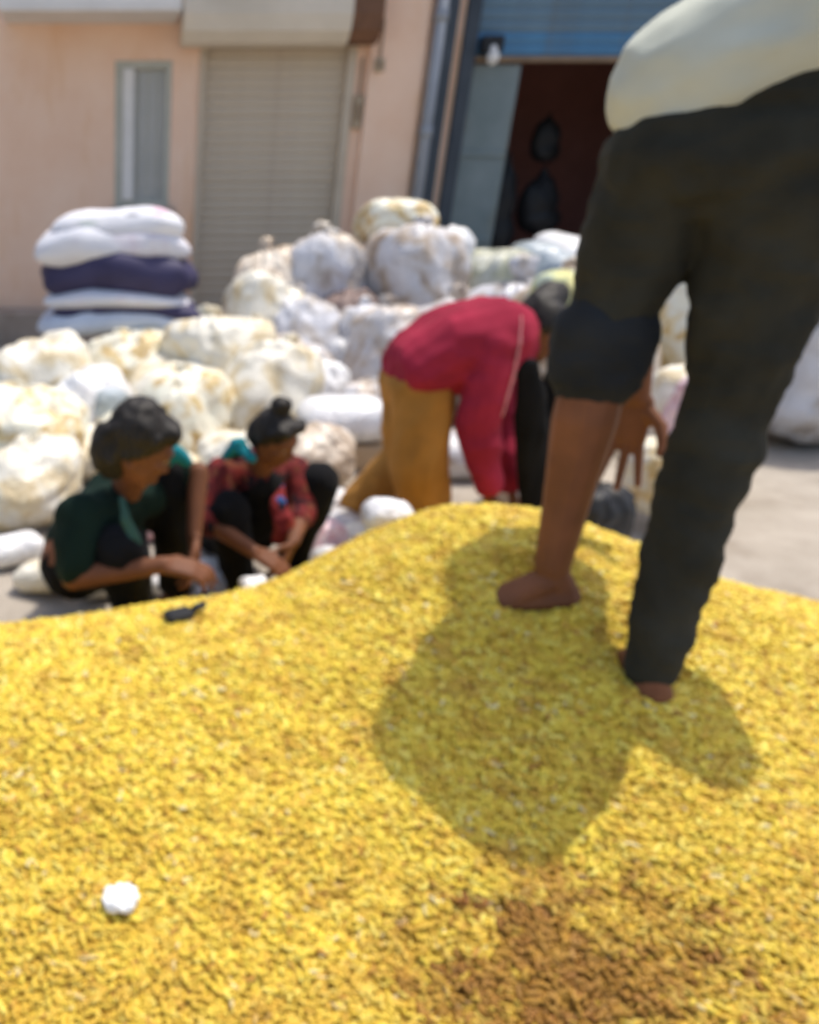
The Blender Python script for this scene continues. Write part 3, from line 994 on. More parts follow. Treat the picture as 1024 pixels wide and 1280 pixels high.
sack('up', 60, 705, 3.2, 120, 110, 's_cream', "cream sack at the far left edge nearest the yellow heap", 0.4, lump=0.045, group=G2)
sack('up', 120, 560, 4.5, 90, 86, 's_white', "white sack behind the boy's back in the sunlit row", 0.7, lump=0.04, group=G2)
sack('up', 400, 585, 4.7, 70, 84, 's_white', "narrow white sack between the girl's head and the flat white bale", 0.7, lump=0.04, group=G1)
sack('up', 455, 480, 5.6, 78, 96, 's_grey', "grey sack at the right of the shadow-brown sack in the gap", 0.2, lump=0.045, group=G1)
sack('up', 330, 460, 5.9, 74, 84, 's_grey', "small grey sack above the narrow gap of the cream slope", 0.5, lump=0.045, group=G1)
# brownish sacks at the foot of the shutter
sack('flat', 255, 432, 6.6, 74, 40, 'jute', "flat tan sacking bundle at the foot of the taupe shutter", 0.1, lump=0.03)
sack('lump', 285, 452, 6.1, 60, 44, 'woven_brown', "brown sack slumped on the ground left of the cream slope", 0.4, lump=0.04)

# the stack of printed sacks at the left
G3 = "flat woven sacks stacked beside the shutter"
def stacked(pyb, hpx, wpx, mat, lab, px=180, dz=0.0):
    o = sack('flat', px, pyb, 6.0, wpx, hpx, mat, lab, random.uniform(-0.12, 0.12), (random.uniform(-0.03, 0.03), random.uniform(-0.05, 0.05)), deep=0.6, lump=0.05, k=3.4, group=G3)
    hw = wpx * mpp(pyb, 6.0) / 2
    for v in o.data.vertices:                      # ends sag over the sacks below
        q = v.co.x / hw
        v.co.z -= 0.045 * q * q + 0.03 * max(0.0, q) ** 3
    return o
stacked(468, 56, 190, 'jute', "tan sack at the very bottom of the striped stack", 160)
stacked(436, 40, 196, 'woven_brown', "brown sack second from the bottom of the striped stack", 165)
stacked(414, 36, 196, 'woven_blue', "pale blue white sack under the lower navy sack", 152)
stacked(396, 30, 184, 'woven_navy', "thin navy sack, lower of the two navy sacks in the stack", 160)
stacked(380, 26, 188, 'woven_white', "thin white sack between the two navy sacks", 150)
stacked(366, 54, 190, 'woven_navy', "thick navy sack, upper of the two navy sacks in the stack", 152)
stacked(328, 50, 186, 'woven_white', "plain white woven sack second from the top of the striped stack", 140)
stacked(300, 40, 166, 'woven_print', "white woven sack with a dark mark and pink smudge on top of the stack", 150)

# box with white bale in front of the pile
bx = empty("cardboard_box", at(425, 598, 4.1) * 1.0, "brown cardboard box under the flat white bale behind the girl", "box")
bx.location.z = 0.0
MB().box(-0.22, 0.22, -0.16, 0.16, 0, 0.13, 0.006).build("carton", M['card'], bx)
MB().box(-0.221, 0.221, -0.03, 0.03, 0.1285, 0.1315).build("tape", M['jute'], bx)
sack('flat', 425, 572, 4.1, 112, 50, 's_white', "flat white bale lying on the cardboard box in the sun", 0.05, z=0.133, deep=0.75, lump=0.012, k=9, cat="bale", name="bale")
# behind the red woman and the standing man
sack('lump', 708, 400, 4.4, 92, 78, 's_mint', "pale yellow green cloth bundle behind the bending woman's head", 0.3, z=0.62, lump=0.02, cat="bundle", name="cloth_bundle")
sack('up', 715, 520, 4.5, 150, 183, 's_tan', "tan clear sack carrying the yellow green bundle", 0.3, lump=0.04, group=G1)
sack('up', 862, 470, 4.6, 120, 160, 's_yellow', "tall golden sack seen between the standing man's legs", 0.3, lump=0.04, group=G1)
sack('lump', 845, 600, 3.6, 120, 120, 's_cream', "cream sack low behind the standing man's hanging hand", 0.3, lump=0.04, group=G2)
sack('lump', 858, 570, 3.3, 60, 100, 's_pink', "pink packet bundle behind the standing man's dark leg", 0.4, lump=0.03, cat="bundle", name="packet_bundle")
sack('lump', 735, 668, 2.95, 100, 84, 'black_plastic', "black plastic bag on the ground behind the man's bare calf", 0.2, z=0.0, lump=0.025, cat="bag", name="plastic_bag")
sack('flat', 815, 672, 2.75, 70, 28, 's_white', "flat white packet on the ground behind the heap's right side", 0.4, z=0.0, lump=0.01, cat="packet", name="packet")
sack('lump', 812, 640, 3.2, 84, 84, 's_yellow', "yellowish clear sack on the ground right behind the standing man's hand", 0.5, lump=0.035, group=G2)
sack('lump', 985, 600, 4.5, 150, 190, 's_grey', "grey clear sack at the far right behind the standing man", 0.2, lump=0.05, group=G1)
sack('lump', 1010, 480, 5.6, 140, 140, 's_tan', "tan clear sack at the far right by the doorway", 0.2, lump=0.05, group=G1)

# small packets around the children
G4 = "small packets on the ground by the children"
for (px, py, d, wq, hq, mat, lab, zz) in (
        (185, 672, 2.35, 44, 30, 's_pink', "pink and white packet in front of the boy's knee", 0.30),
        (205, 735, 2.15, 60, 24, 's_white', "white packet under the boy's hand", 0.16),
        (318, 742, 2.40, 40, 26, 's_white', "white packet below the girl's hands", 0.03),
        (402, 690, 2.55, 46, 44, 's_pink', "pale pink packet right of the girl's knees", 0.02),
        (480, 665, 2.95, 50, 36, 's_white', "white packet by the bending woman's front foot", 0.0),
        (392, 660, 2.75, 30, 26, 's_grey', "small grey packet behind the girl's right hand", 0.05),
        (255, 700, 2.45, 46, 22, 's_white', "white packet between the boy's hand and the girl", 0.10),
        (455, 640, 3.3, 44, 34, 's_cream', "cream packet behind the bending woman's rear foot", 0.0),
        (130, 742, 2.3, 56, 26, 's_white', "white packet at the boy's feet by the heap edge", 0.0),
        (60, 735, 2.3, 70, 36, 's_cream', "cream packet on the ground left of the boy near the heap", 0.0),
        (20, 700, 2.6, 70, 34, 's_white', "white packet at the far left near the cream sack", 0.0),
        (272, 722, 2.4, 50, 26, 's_white', "silvery white packet between the boy's hand and the girl's hands", 0.0),
        (425, 668, 2.6, 60, 34, 's_grey', "silvery grey packet right of the pale pink packet", 0.0),
        (345, 655, 2.5, 22, 26, 's_blue', "small blue packet held between the girl's hands", 0.2)):
    for st in range(200):
        d = 2.2 + st * 0.01
        q = at(px, py, d)
        if q.z < max(0.0, heap_z(q.x, d)) + 0.015:
            break
    sack('flat', px, py, d, wq * 1.1, hq * 1.0, mat, lab, random.uniform(-0.6, 0.6), (random.uniform(-0.2, 0.2), random.uniform(-0.2, 0.2)), deep=0.8, lump=0.008, k=22, z=max(0.0, heap_z(q.x, d)) + 0.004, group=G4, cat="packet", name="packet")
# loose crumpled film lying among the sacks
rc = random.Random(5)
film_labels = ["white scrap of film right of the girl's dark knee",
               "cream scrap of film by the bending person's rear foot",
               "small white film scrap between the girl's knee and the heap",
               "white film scrap just behind the heap near the bending person's rear foot",
               "cream film scrap behind the girl's dark knee",
               "cream film scrap behind the girl's shoulder",
               'cream film scrap between the two crouching people',
               "yellowish film scrap behind the boy's hair",
               'tan film scrap beside the flat white bale',
               'tan film scrap near the foot of the striped stack',
               'tan film scrap near the foot of the taupe shutter',
               "clear film scrap between the bending person's legs and arms",
               'clear film scrap behind the black dupatta',
               'tiny white film scrap beside the steel tray',
               "small white film scrap under the boy's fingers",
               "white film scrap between the bending person's two legs"]
for fi, (px, py, d, wq, mat) in enumerate(((412, 640, 3.35, 60, 's_white'), (450, 668, 3.0, 54, 's_cream'), (425, 690, 2.75, 50, 's_white'), (470, 690, 2.8, 46, 's_white'),
                             (390, 610, 3.8, 70, 's_cream'), (300, 628, 3.9, 80, 's_cream'), (215, 640, 3.7, 84, 's_cream'), (150, 610, 3.8, 80, 's_yellow'),
                             (460, 575, 4.5, 70, 's_tan'), (240, 470, 6.0, 80, 's_tan'), (300, 455, 6.2, 70, 's_tan'), (560, 620, 3.9, 90, 's_clear'),
                             (640, 640, 3.5, 90, 's_clear'), (280, 725, 2.55, 40, 's_white'), (235, 740, 2.3, 44, 's_white'), (500, 640, 3.6, 60, 's_white'))):
    sack('flat', px, py, d, wq, wq * 0.5, mat, film_labels[fi], rc.uniform(0, 3), (rc.uniform(-0.15, 0.15), rc.uniform(-0.15, 0.15)), deep=0.8, lump=0.03, k=9, z=0.0, group="loose crumpled film on the ground", cat="plastic film", name="plastic_film")
# grey tray with scooped snacks
tr = empty("steel_tray", (0.44, 2.33, 0.02), "dull grey steel tray on the ground below the girl's hands", "tray")
rings = []
for r, z in ((0.001, 0.0), (0.15, 0.0), (0.18, 0.035), (0.19, 0.037), (0.192, 0.033), (0.182, 0.028), (0.152, -0.006), (0.001, -0.006)):
    rings.append([(r * math.cos(2 * PI * i / 28), r * math.sin(2 * PI * i / 28), z) for i in range(28)])
MB().rings(rings).build("pan", M['steel'], tr, True)
# scoop on the heap, left
q = at(233, 778, 1.55)
sc = empty("scoop", (q.x - 0.01, 1.62, heap_z(q.x, 1.62) + 0.018), "small black scoop lying on the left side of the yellow heap", "scoop", rz=0.4)
MB().box(-0.035, 0.035, -0.02, 0.02, -0.012, 0.012, 0.008).build("bowl", M['black_plastic'], sc)
MB().tube([(0.03, 0, 0.0), (0.05, 0.003, 0.008), (0.07, 0.004, 0.010)], 0.009, 8).build("handle", M['black_plastic'], sc, True)
# small white crumpled lump on the heap
q = at(140, 1130, 1.0)
q.z = heap_z(q.x, 0.98)
vs, fs = sack_shape('lump', 0.055, 0.05, 0.024, 79, 0.010, 30)
wf = mesh_obj("white_lump", vs, fs, mottled("white_lump_surface", (0.84, 0.84, 0.82), (0.88, 0.88, 0.86), 9.0, 0.4))
wf.location = (q.x + 0.012, 0.98, q.z + 0.005)
tag(wf, "small white crumpled lump on the near left of the yellow heap", "scrap")


# ------------------------------------------------------------------ people
def frame(f, up=Vector((0, 0, 1))):
    f = Vector(f).normalized()
    r = f.cross(Vector(up)).normalized()
    u = r.cross(f).normalized()
    return f, r, u


def add_hand(mb, wrist, d, palm, thumb, s=1.0, curl=0.5, spread=0.10):
    """wrist point, finger direction, direction the palm faces, thumb side"""
    wrist = Vector(wrist)
    d = Vector(d).normalized()
    pn = (Vector(palm) - d * Vector(palm).dot(d)).normalized()
    lat = Vector(thumb)
    lat = (lat - d * lat.dot(d) - pn * lat.dot(pn)).normalized()
    lens = [(0.044, 0.026, 0.021), (0.048, 0.030, 0.023), (0.045, 0.028, 0.022), (0.035, 0.021, 0.019)]
    for k in range(4):
        off = (0.030, 0.010, -0.011, -0.030)[k]
        kn = wrist + d * (0.092 - (0.004, 0, 0.004, 0.012)[k]) * s + lat * off * s
        mb.cap(wrist + lat * off * 0.6 * s + d * 0.008 * s, kn, 0.0165 * s, 0.0125 * s, n=8)
        p = kn
        ang = 0.0
        dd = (d + lat * (off / 0.03) * spread).normalized()
        for q in range(3):
            ang += curl * (0.75, 0.9, 0.6)[q] * (1 + 0.12 * (k - 1))
            e = dd * math.cos(ang) + pn * math.sin(ang)
            nx = p + e * lens[k][q] * s
            mb.cap(p, nx, (0.0100, 0.0092, 0.0084)[q] * s, (0.0092, 0.0084, 0.0072)[q] * s, n=8)
            p = nx
    t0 = wrist + d * 0.022 * s + lat * 0.022 * s
    t1 = t0 + (d * 0.55 + lat * 0.75 + pn * 0.35).normalized() * 0.045 * s
    t2 = t1 + (d * 0.8 + lat * 0.35 + pn * 0.45).normalized() * 0.034 * s
    t3 = t2 + (d * 0.9 + lat * 0.05 + pn * 0.5).normalized() * 0.026 * s
    mb.chain([t0, t1, t2, t3], [0.0165 * s, 0.0125 * s, 0.0108 * s, 0.0085 * s], n=8)


def add_foot(mb, ankle, f, side, s=1.0, drop=0.075):
    """f: toe direction; side: direction of the big toe"""
    ankle = Vector(ankle)
    f = Vector(f).normalized()
    sd = Vector(side)
    sd = (sd - f * sd.dot(f)).normalized()
    u = Vector((0, 0, 1))
    u = (u - f * u.dot(f) - sd * u.dot(sd)).normalized()
    heel = ankle - f * 0.035 * s - u * (drop - 0.030) * s
    mb.cap(ankle + u * 0.02 * s, heel, 0.034 * s, 0.034 * s, n=10)
    for k, (o, L) in enumerate(((0.026, 0.150), (0.006, 0.150), (-0.016, 0.140), (-0.032, 0.122))):
        ball = ankle + f * L * 0.78 * s + sd * o * s - u * (drop - 0.018) * s
        mb.cap(ankle + f * 0.012 * s - u * 0.02 * s + sd * o * 0.4 * s, ball, 0.030 * s, 0.018 * s, n=8)
        mb.cap(heel + sd * o * 0.5 * s, ball, 0.026 * s, 0.018 * s, n=8)
    for k in range(5):
        o = (0.034, 0.015, -0.001, -0.017, -0.032)[k]
        L = (0.125, 0.126, 0.120, 0.110, 0.098)[k]
        b = ankle + f * L * s + sd * o * s - u * (drop - 0.014) * s
        r = (0.0135, 0.0095, 0.009, 0.0085, 0.008)[k] * s
        tl = (0.042, 0.040, 0.036, 0.031, 0.026)[k] * s
        mb.cap(b - f * 0.01 * s, b + f * tl - u * 0.004 * s, r * 1.1, r, n=8)


def add_head(mb, c, f, up, s=1.0):
    """c: centre of the skull, f: where the face looks"""
    c = Vector(c)
    f, r, u = frame(f, up)
    R = Matrix((r, f, u)).transposed()
    P = lambda a, b, d: c + r * a * s + f * b * s + u * d * s
    mb.ell(c, 0.074 * s, 0.092 * s, 0.095 * s, R)
    mb.ell(P(0, 0.030, -0.045), 0.058 * s, 0.062 * s, 0.070 * s, R)
    mb.cap(P(0, 0.060, -0.105), P(0, 0.050, -0.085), 0.022 * s, 0.03 * s)            # chin
    mb.cap(P(-0.05, 0.0, -0.055), P(-0.012, 0.062, -0.105), 0.022 * s, 0.016 * s)       # jaw
    mb.cap(P(0.05, 0.0, -0.055), P(0.012, 0.062, -0.105), 0.022 * s, 0.016 * s)
    mb.cap(P(0, 0.088, -0.002), P(0, 0.101, -0.040), 0.008 * s, 0.0115 * s, n=8)         # nose
    mb.cap(P(-0.012, 0.093, -0.046), P(0.012, 0.093, -0.046), 0.008 * s, n=8)
    mb.cap(P(-0.02, 0.086, -0.071), P(0.02, 0.086, -0.071), 0.008 * s, n=8)            # lips
    mb.cap(P(-0.017, 0.085, -0.083), P(0.017, 0.085, -0.083), 0.008 * s, n=8)
    for q in (-1, 1):
        mb.cap(P(0.045 * q, 0.072, 0.012), P(0.012 * q, 0.088, 0.012), 0.010 * s, n=8)   # brow
        mb.cap(P(0.040 * q, 0.074, -0.001), P(0.019 * q, 0.082, -0.001), 0.0105 * s, n=8)  # upper lid
        mb.cap(P(0.045 * q, 0.062, -0.030), P(0.03 * q, 0.075, -0.035), 0.016 * s, n=8)  # cheek
        mb.cap(P(0.074 * q, -0.008, -0.005), P(0.074 * q, -0.004, -0.035), 0.013 * s, 0.009 * s, n=8)  # ear
    return P, (f, r, u)


def add_eyes(P, s, root):
    for q in (-1, 1):
        c = P(0.029 * q, 0.0765, -0.010)
        o = MB().ell((0, 0, 0), 0.0105 * s, 0.0105 * s, 0.0105 * s, n=12, m=8).build("eye", M['eye'], root, True, c - Vector(root.location))
        c2 = P(0.029 * q, 0.0835, -0.0125) - c
        MB().ell(c2, 0.0055 * s, 0.0055 * s, 0.0055 * s, n=10, m=6).build("iris", M['iris'], o, True)


def hair_cap(P, s, extra=None):
    mb = MB()
    mb.ell(P(0, -0.014, 0.020), 0.081 * s, 0.090 * s, 0.086 * s)
    mb.ell(P(0, -0.036, -0.02), 0.080 * s, 0.066 * s, 0.078 * s)
    mb.cap(P(-0.05, 0.052, 0.066), P(0.05, 0.052, 0.066), 0.03 * s)
    for q in (-1, 1):
        mb.cap(P(0.074 * q, 0.02, 0.04), P(0.078 * q, -0.01, -0.02), 0.018 * s, 0.013 * s)
    if extra:
        extra(mb)
    return mb


# ---- the standing man, bending away from us
man = empty("person", (1.05, 1.5, 0.45), "person in rolled dark trousers and pale shirt bending over the yellow heap", "person")
fw = Vector((0.56, 0.83, 0)).normalized()               # the way he faces
rt = Vector((fw.y, -fw.x, 0))                             # his right
pel = at(918, 150, 1.56)
hipL = pel - rt * 0.088 - Vector((0, 0, 0.06))
hipR = pel + rt * 0.092 - Vector((0, 0, 0.06))
aL = at(692, 700, 1.575)
aL.z = heap_z(aL.x, aL.y, False) + 0.066
kL = at(752, 430, 1.60)
aR = at(808, 850, 1.36)
aR.z = heap_z(aR.x, aR.y, False) + 0.055
kR = at(908, 505, 1.47)
ch = pel + fw * 0.24 + rt * 0.05 + Vector((0, 0, 0.22))              # chest
shL = pel + fw * 0.34 - rt * 0.115 + Vector((0, 0, 0.15))
shR = pel + fw * 0.26 + rt * 0.20 + Vector((0, 0, 0.26))
hd_c = pel + fw * 0.42 + rt * 0.06 + Vector((0, 0, 0.28))
handL = at(796, 496, 1.86)
elL = (shL + handL) * 0.5 - rt * 0.03 + fw * 0.02
elR = shR + rt * 0.13 - fw * 0.08 + Vector((0, 0, -0.24))  # unseen right arm, elbow set out to cast a shadow on the heap
handR = elR - fw * 0.14 + rt * 0.02 + Vector((0, 0, -0.22))
b = MB()
b.chain([hipL, kL], [0.075, 0.052])
b.chain([kL, kL.lerp(aL, 0.30) - fw * 0.012, kL.lerp(aL, 0.65), aL + Vector((0, 0, 0.02))], [0.056, 0.060, 0.046, 0.036])
b.chain([hipR, kR], [0.075, 0.052])
b.chain([kR, kR.lerp(aR, 0.30), kR.lerp(aR, 0.65), aR + Vector((0, 0, 0.02))], [0.050, 0.052, 0.042, 0.036])
add_foot(b, aL, (-0.90, 0.36, -0.14), (0.36, 0.90, 0), 0.92, 0.090)
add_foot(b, aR, (0.25, 0.95, 0.05), (-0.95, 0.25, 0), 0.95, 0.080)
b.cap(hipL, hipR, 0.09)
b.cap(pel, ch, 0.11, 0.12, flat=0.8)
b.cap(shL, shR, 0.055, 0.055)
b.cap(ch, (shL + shR) / 2, 0.11, 0.08)
b.cap((shL + shR) / 2, hd_c - fw * 0.05, 0.055, 0.05)
b.chain([shL, elL, elL.lerp(handL, 0.35), handL], [0.055, 0.043, 0.042, 0.028])
add_hand(b, handL, (-0.10, -0.02, -1), -fw, rt, 1.15, 0.16, 0.26)
b.chain([shR, elR, elR.lerp(handR, 0.35), handR], [0.055, 0.043, 0.042, 0.028])
add_hand(b, handR, (0, 0.1, -1), rt * 0.3 + fw, -rt, 1.0, 0.3)
P, fr = add_head(b, hd_c, fw * 0.5 + Vector((0, 0, -0.8)), fw + Vector((0, 0, 0.3)), 1.05)
fused("body", b, 0.0045, M['skin'], man, 2)
add_eyes(P, 1.05, man)
fused("hair", hair_cap(P, 1.05), 0.009, M['hair'], man, 2)
t_ = MB()
t_.cap(pel + Vector((0, 0, 0.03)) - rt * 0.060, pel + Vector((0, 0, 0.03)) + rt * 0.075, 0.115, flat=0.95)
t_.cap(hipL - fw * 0.025, hipR - fw * 0.025, 0.116)
t_.chain([hipL - fw * 0.02, hipL.lerp(kL, 0.45), kL + Vector((0, 0, 0.03))], [0.113, 0.096, 0.080])
lo = kL.lerp(aL, 0.07)
t_.cap(kL + Vector((0, 0, 0.03)), lo, 0.080, 0.076)
t_.chain([hipR - fw * 0.02, hipR.lerp(kR, 0.5), kR, kR.lerp(aR, 0.5), kR.lerp(aR, 1.01)], [0.122, 0.100, 0.080, 0.066, 0.050])
fd1, fd2 = folds(0.014, 6, (1, 1, 1.3), 2.0), folds(0.006, 12, (1.0, 1.0, 2.0), 4.0)
fused("trousers", t_, 0.009, M['olive'], man, 4, lambda c: fd1(c) + fd2(c))
ax = (kL - lo).normalized()
cf = MB()
cf.cap(lo - ax * 0.010, lo + ax * 0.055, 0.090, 0.095, n=18)
fused("rolled_cuff", cf, 0.010, M['cuff'], man, 3, folds(0.006, 16, (1, 1, 2.0), 5.0))
s_ = MB()
hem = pel + Vector((0, 0, 0.060))
s_.cap(hem - rt * 0.085 - fw * 0.01 + Vector((0, 0, 0.0)), hem + rt * 0.09 - fw * 0.01 + Vector((0, 0, 0.095)), 0.124, 0.124)
s_.chain([hem + fw * 0.03 + Vector((0, 0, 0.03)), ch + Vector((0, 0, 0.02)), (shL + shR) / 2], [0.150, 0.155, 0.11])
s_.cap(hem - rt * 0.075 + Vector((0, 0, 0.01)), shL.lerp(ch, 0.4), 0.122, 0.10)
s_.cap(hem + rt * 0.08 + Vector((0, 0, 0.07)), shR.lerp(ch, 0.4), 0.13, 0.10)
s_.chain([shL, shL.lerp(elL, 0.75)], [0.085, 0.072])
s_.chain([shR, elR], [0.09, 0.105])  # right sleeve widened to broaden the arm's shadow
fused("shirt", s_, 0.011, M['shirt'], man, 4, folds(0.014, 8, (0.7, 0.7, 1.2), 7.0))

# ---- the woman in red bending down behind the heap
wm = empty("person", (1.25, 3.0, 0.0), "person in red kurta and ochre trousers bending low behind the yellow heap", "person")
D = 3.0
hipc = at(522, 462, D)
waist = at(570, 425, D)
chest = at(622, 420, D)
shN = at(618, 440, D - 0.15)
shF = at(624, 425, D + 0.17)
hcen = at(678, 412, D - 0.06)
kneF = at(524, 585, D - 0.12)
ankF = Vector((at(535, 690, D - 0.1).x, D - 0.1, 0.08))
kneB = at(508, 572, D + 0.14)
ankB = at(436, 652, D + 0.16)
ankB.z = max(ankB.z, 0.09)
elN = at(598, 530, D - 0.2)
hnN = at(612, 618, D - 0.25)
elF = at(622, 530, D + 0.16)
hnF = at(640, 612, D + 0.05)
b = MB()
b.cap(hipc - Vector((0, 0.08, 0)), hipc + Vector((0, 0.08, 0)), 0.09)
b.chain([hipc, waist, chest], [0.10, 0.095, 0.10])
b.cap(shN, shF, 0.05)
b.cap(chest, at(655, 430, D), 0.08, 0.055)
b.cap(at(650, 430, D), hcen - Vector((0.03, 0, 0)), 0.045, 0.045)
b.chain([hipc - Vector((0, 0.08, 0)), kneF, ankF], [0.075, 0.05, 0.033])
b.chain([hipc + Vector((0, 0.08, 0)), kneB, ankB], [0.075, 0.05, 0.033])
add_foot(b, ankF, (0.9, -0.35, 0), (0.3, 0.9, 0), 0.9)
add_foot(b, ankB, (0.55, -0.15, -0.75), (0, -1, 0), 0.9, 0.06)
b.chain([shN, elN, hnN], [0.046, 0.037, 0.025])
b.chain([shF, elF, hnF], [0.046, 0.037, 0.025])
add_hand(b, hnN, (0.25, -0.1, -1), (1, 0.3, 0.2), (0.2, -1, 0), 0.92, 0.4)
add_hand(b, hnF, (0.15, -0.1, -1), (1, -0.3, 0.2), (0.2, 1, 0), 0.92, 0.4)
P, fr = add_head(b, hcen, (0.55, -0.35, -0.62), (0.85, -0.1, 0.5), 0.98)
fused("body", b, 0.006, M['skin2'], wm, 3)
add_eyes(P, 0.98, wm)
def wm_hair(mb):
    mb.chain([P(0.0, -0.06, 0.03), at(690, 370, D + 0.02)], [0.07, 0.06])
fused("hair", hair_cap(P, 0.98, wm_hair), 0.010, M['hair'], wm, 2, folds(0.006, 30, (1, 1, 0.15), 1.0))
k_ = MB()
for yy in (-0.065, 0.0, 0.065):
    o_ = Vector((0, yy, 0))
    k_.chain([hipc + o_ + Vector((0.012, 0, 0.025)), waist + o_ + Vector((0, 0, -0.012)), chest + o_ + Vector((-0.03, 0, 0)), at(634, 425, D) + o_ * 0.6], [0.126, 0.138, 0.142, 0.11])
    k_.chain([hipc + o_ + Vector((0.05, 0, 0.0)), waist + o_ + Vector((-0.005, 0, -0.075)), chest + o_ + Vector((-0.05, 0, -0.06))], [0.105, 0.095, 0.11])
k_.cap(shN, shF, 0.09)
k_.chain([shN, elN, elN.lerp(hnN, 0.85)], [0.088, 0.078, 0.052])
k_.chain([shF, elF, elF.lerp(hnF, 0.8)], [0.085, 0.08, 0.07])
fused("kurta", k_, 0.010, M['red'], wm, 4, folds(0.013, 8, (0.6, 1, 1), 3.0))
l_ = MB()
l_.cap(hipc + Vector((0.005, -0.06, -0.05)), hipc + Vector((0.005, 0.07, -0.05)), 0.112)
l_.chain([hipc + Vector((0.01, -0.06, -0.04)), kneF, kneF.lerp(ankF, 0.7)], [0.112, 0.110, 0.085])
l_.chain([hipc + Vector((0.0, 0.08, -0.05)), kneB, kneB.lerp(ankB, 0.85)], [0.108, 0.094, 0.074])
fused("salwar", l_, 0.011, M['ochre'], wm, 4, folds(0.014, 9, (1, 1, 0.5), 4.0))
dt = MB()
dt.chain([at(660, 462, D - 0.19), at(664, 500, D - 0.20), at(664, 540, D - 0.20), at(670, 625, D - 0.18)], [0.042, 0.056, 0.062, 0.06], flat=0.45, up=(0, 1, 0))
dt.chain([at(690, 470, D - 0.10), at(690, 560, D - 0.12), at(690, 640, D - 0.12)], [0.03, 0.06, 0.06], flat=0.5, up=(0, 1, 0))
fused("dupatta", dt, 0.010, M['black_cloth'], wm, 3, folds(0.010, 14, (1, 1, 0.25), 6.0))
tm = MB()
tm.chain([at(652, 395, D - 0.17), at(650, 430, D - 0.215), at(642, 470, D - 0.24), at(628, 520, D - 0.27)], [0.006, 0.007, 0.007, 0.006], flat=0.5)
fused("trim", tm, 0.005, M['pinktrim'], wm, 2)

# ---- the girl crouching in the maroon top
gl_ = empty("person", (0.52, 2.6, 0.0), "person crouching with a hair bun, maroon sleeves and a teal collar, sorting packets", "person")
D = 2.55
hcen = at(344, 543, 2.46)
seat = at(292, 690, 2.78)
seat.z = 0.20
nk = at(322, 585, 2.56)
shA = at(277, 592, 2.55)
shB = at(366, 588, 2.66)
elA = at(258, 650, 2.45)
hnA = at(318, 690, 2.30)
elB = at(378, 640, 2.56)
hnB = at(366, 678, 2.38)
knA = at(285, 640, 2.45)
knB = at(398, 605, 2.62)
ankA = Vector((0.46, 2.46, 0.08))
ankB = Vector((0.68, 2.62, 0.08))
b = MB()
b.cap(seat - Vector((0.06, 0, 0)), seat + Vector((0.06, 0, 0)), 0.095)
b.chain([seat, seat.lerp(nk, 0.5), seat.lerp(nk, 0.85)], [0.095, 0.085, 0.09])
b.cap(shA, shB, 0.042)
b.cap(nk - Vector((0, 0, 0.04)), hcen - Vector((0.01, -0.01, 0.03)), 0.042, 0.04)
b.chain([seat - Vector((0.06, 0, 0)), knA, ankA], [0.075, 0.048, 0.032])
b.chain([seat + Vector((0.06, 0, 0)), knB, ankB], [0.075, 0.048, 0.032])
add_foot(b, ankA, (0.5, -0.85, 0), (0.85, 0.5, 0), 0.82)
add_foot(b, ankB, (0.75, -0.6, 0), (-0.6, -0.75, 0), 0.82)
b.chain([shA, elA, hnA], [0.042, 0.035, 0.023])
b.chain([shB, elB, hnB], [0.042, 0.035, 0.023])
add_hand(b, hnA, (0.75, -0.25, -0.35), (0.2, 0.2, -1), (0.2, 0.8, 0.3), 0.86, 0.4)
add_hand(b, hnB, (-0.35, -0.4, -0.6), (-0.6, -0.1, -0.4), (0, -0.9, 0.3), 0.86, 0.4)
P, fr = add_head(b, hcen, (0.62, -0.62, -0.42), (0.15, -0.3, 0.95), 0.81)
fused("body", b, 0.0055, M['skin2'], gl_, 3)
add_eyes(P, 0.81, gl_)
def bun(mb):
    mb.ell(P(0, -0.03, 0.122), 0.036, 0.036, 0.030)
    mb.cap(P(-0.02, -0.03, 0.118), P(0.02, -0.04, 0.125), 0.018, 0.014)
fused("hair", hair_cap(P, 0.82, bun), 0.008, M['hair'], gl_, 2, folds(0.007, 32, (1, 1, 0.4), 1.0))
k_ = MB()
k_.chain([shA, elA, elA.lerp(hnA, 0.12)], [0.060, 0.052, 0.048])
k_.chain([shB, elB, elB.lerp(hnB, 0.25)], [0.060, 0.052, 0.046])
k_.cap(shA, shB, 0.060)
k_.chain([seat + Vector((0, 0, 0.02)), seat.lerp(nk, 0.5), seat.lerp(nk, 0.85)], [0.120, 0.112, 0.105])
fused("maroon_top", k_, 0.008, M['maroon_cloth'], gl_, 4, folds(0.008, 14, (1, 1, 0.7), 8.0))
v_ = MB()
v_.chain([seat + Vector((0.02, -0.03, 0.02)), seat.lerp(nk, 0.5) + Vector((0.02, -0.03, 0)), seat.lerp(nk, 0.82) + Vector((0.01, -0.025, 0))], [0.118, 0.108, 0.092])
fused("vest", v_, 0.009, M['black_cloth'], gl_, 4, folds(0.008, 12, (1, 1, 0.6), 9.0))
l_ = MB()
l_.cap(seat - Vector((0.05, 0, 0.02)), seat + Vector((0.05, 0, -0.02)), 0.115)
l_.chain([seat - Vector((0.06, 0, 0)), knA, ankA + Vector((0, 0, 0.05))], [0.10, 0.075, 0.055])
l_.chain([seat + Vector((0.06, 0, 0)), knB, ankB + Vector((0, 0, 0.05))], [0.10, 0.078, 0.055])
fused("trousers", l_, 0.009, M['black_cloth'], gl_, 4, folds(0.009, 11, (1, 1, 0.8), 10.0))
c_ = MB()
c_.chain([at(284, 568, 2.50), at(298, 556, 2.47), at(314, 572, 2.43)], [0.024, 0.030, 0.020], flat=0.7)
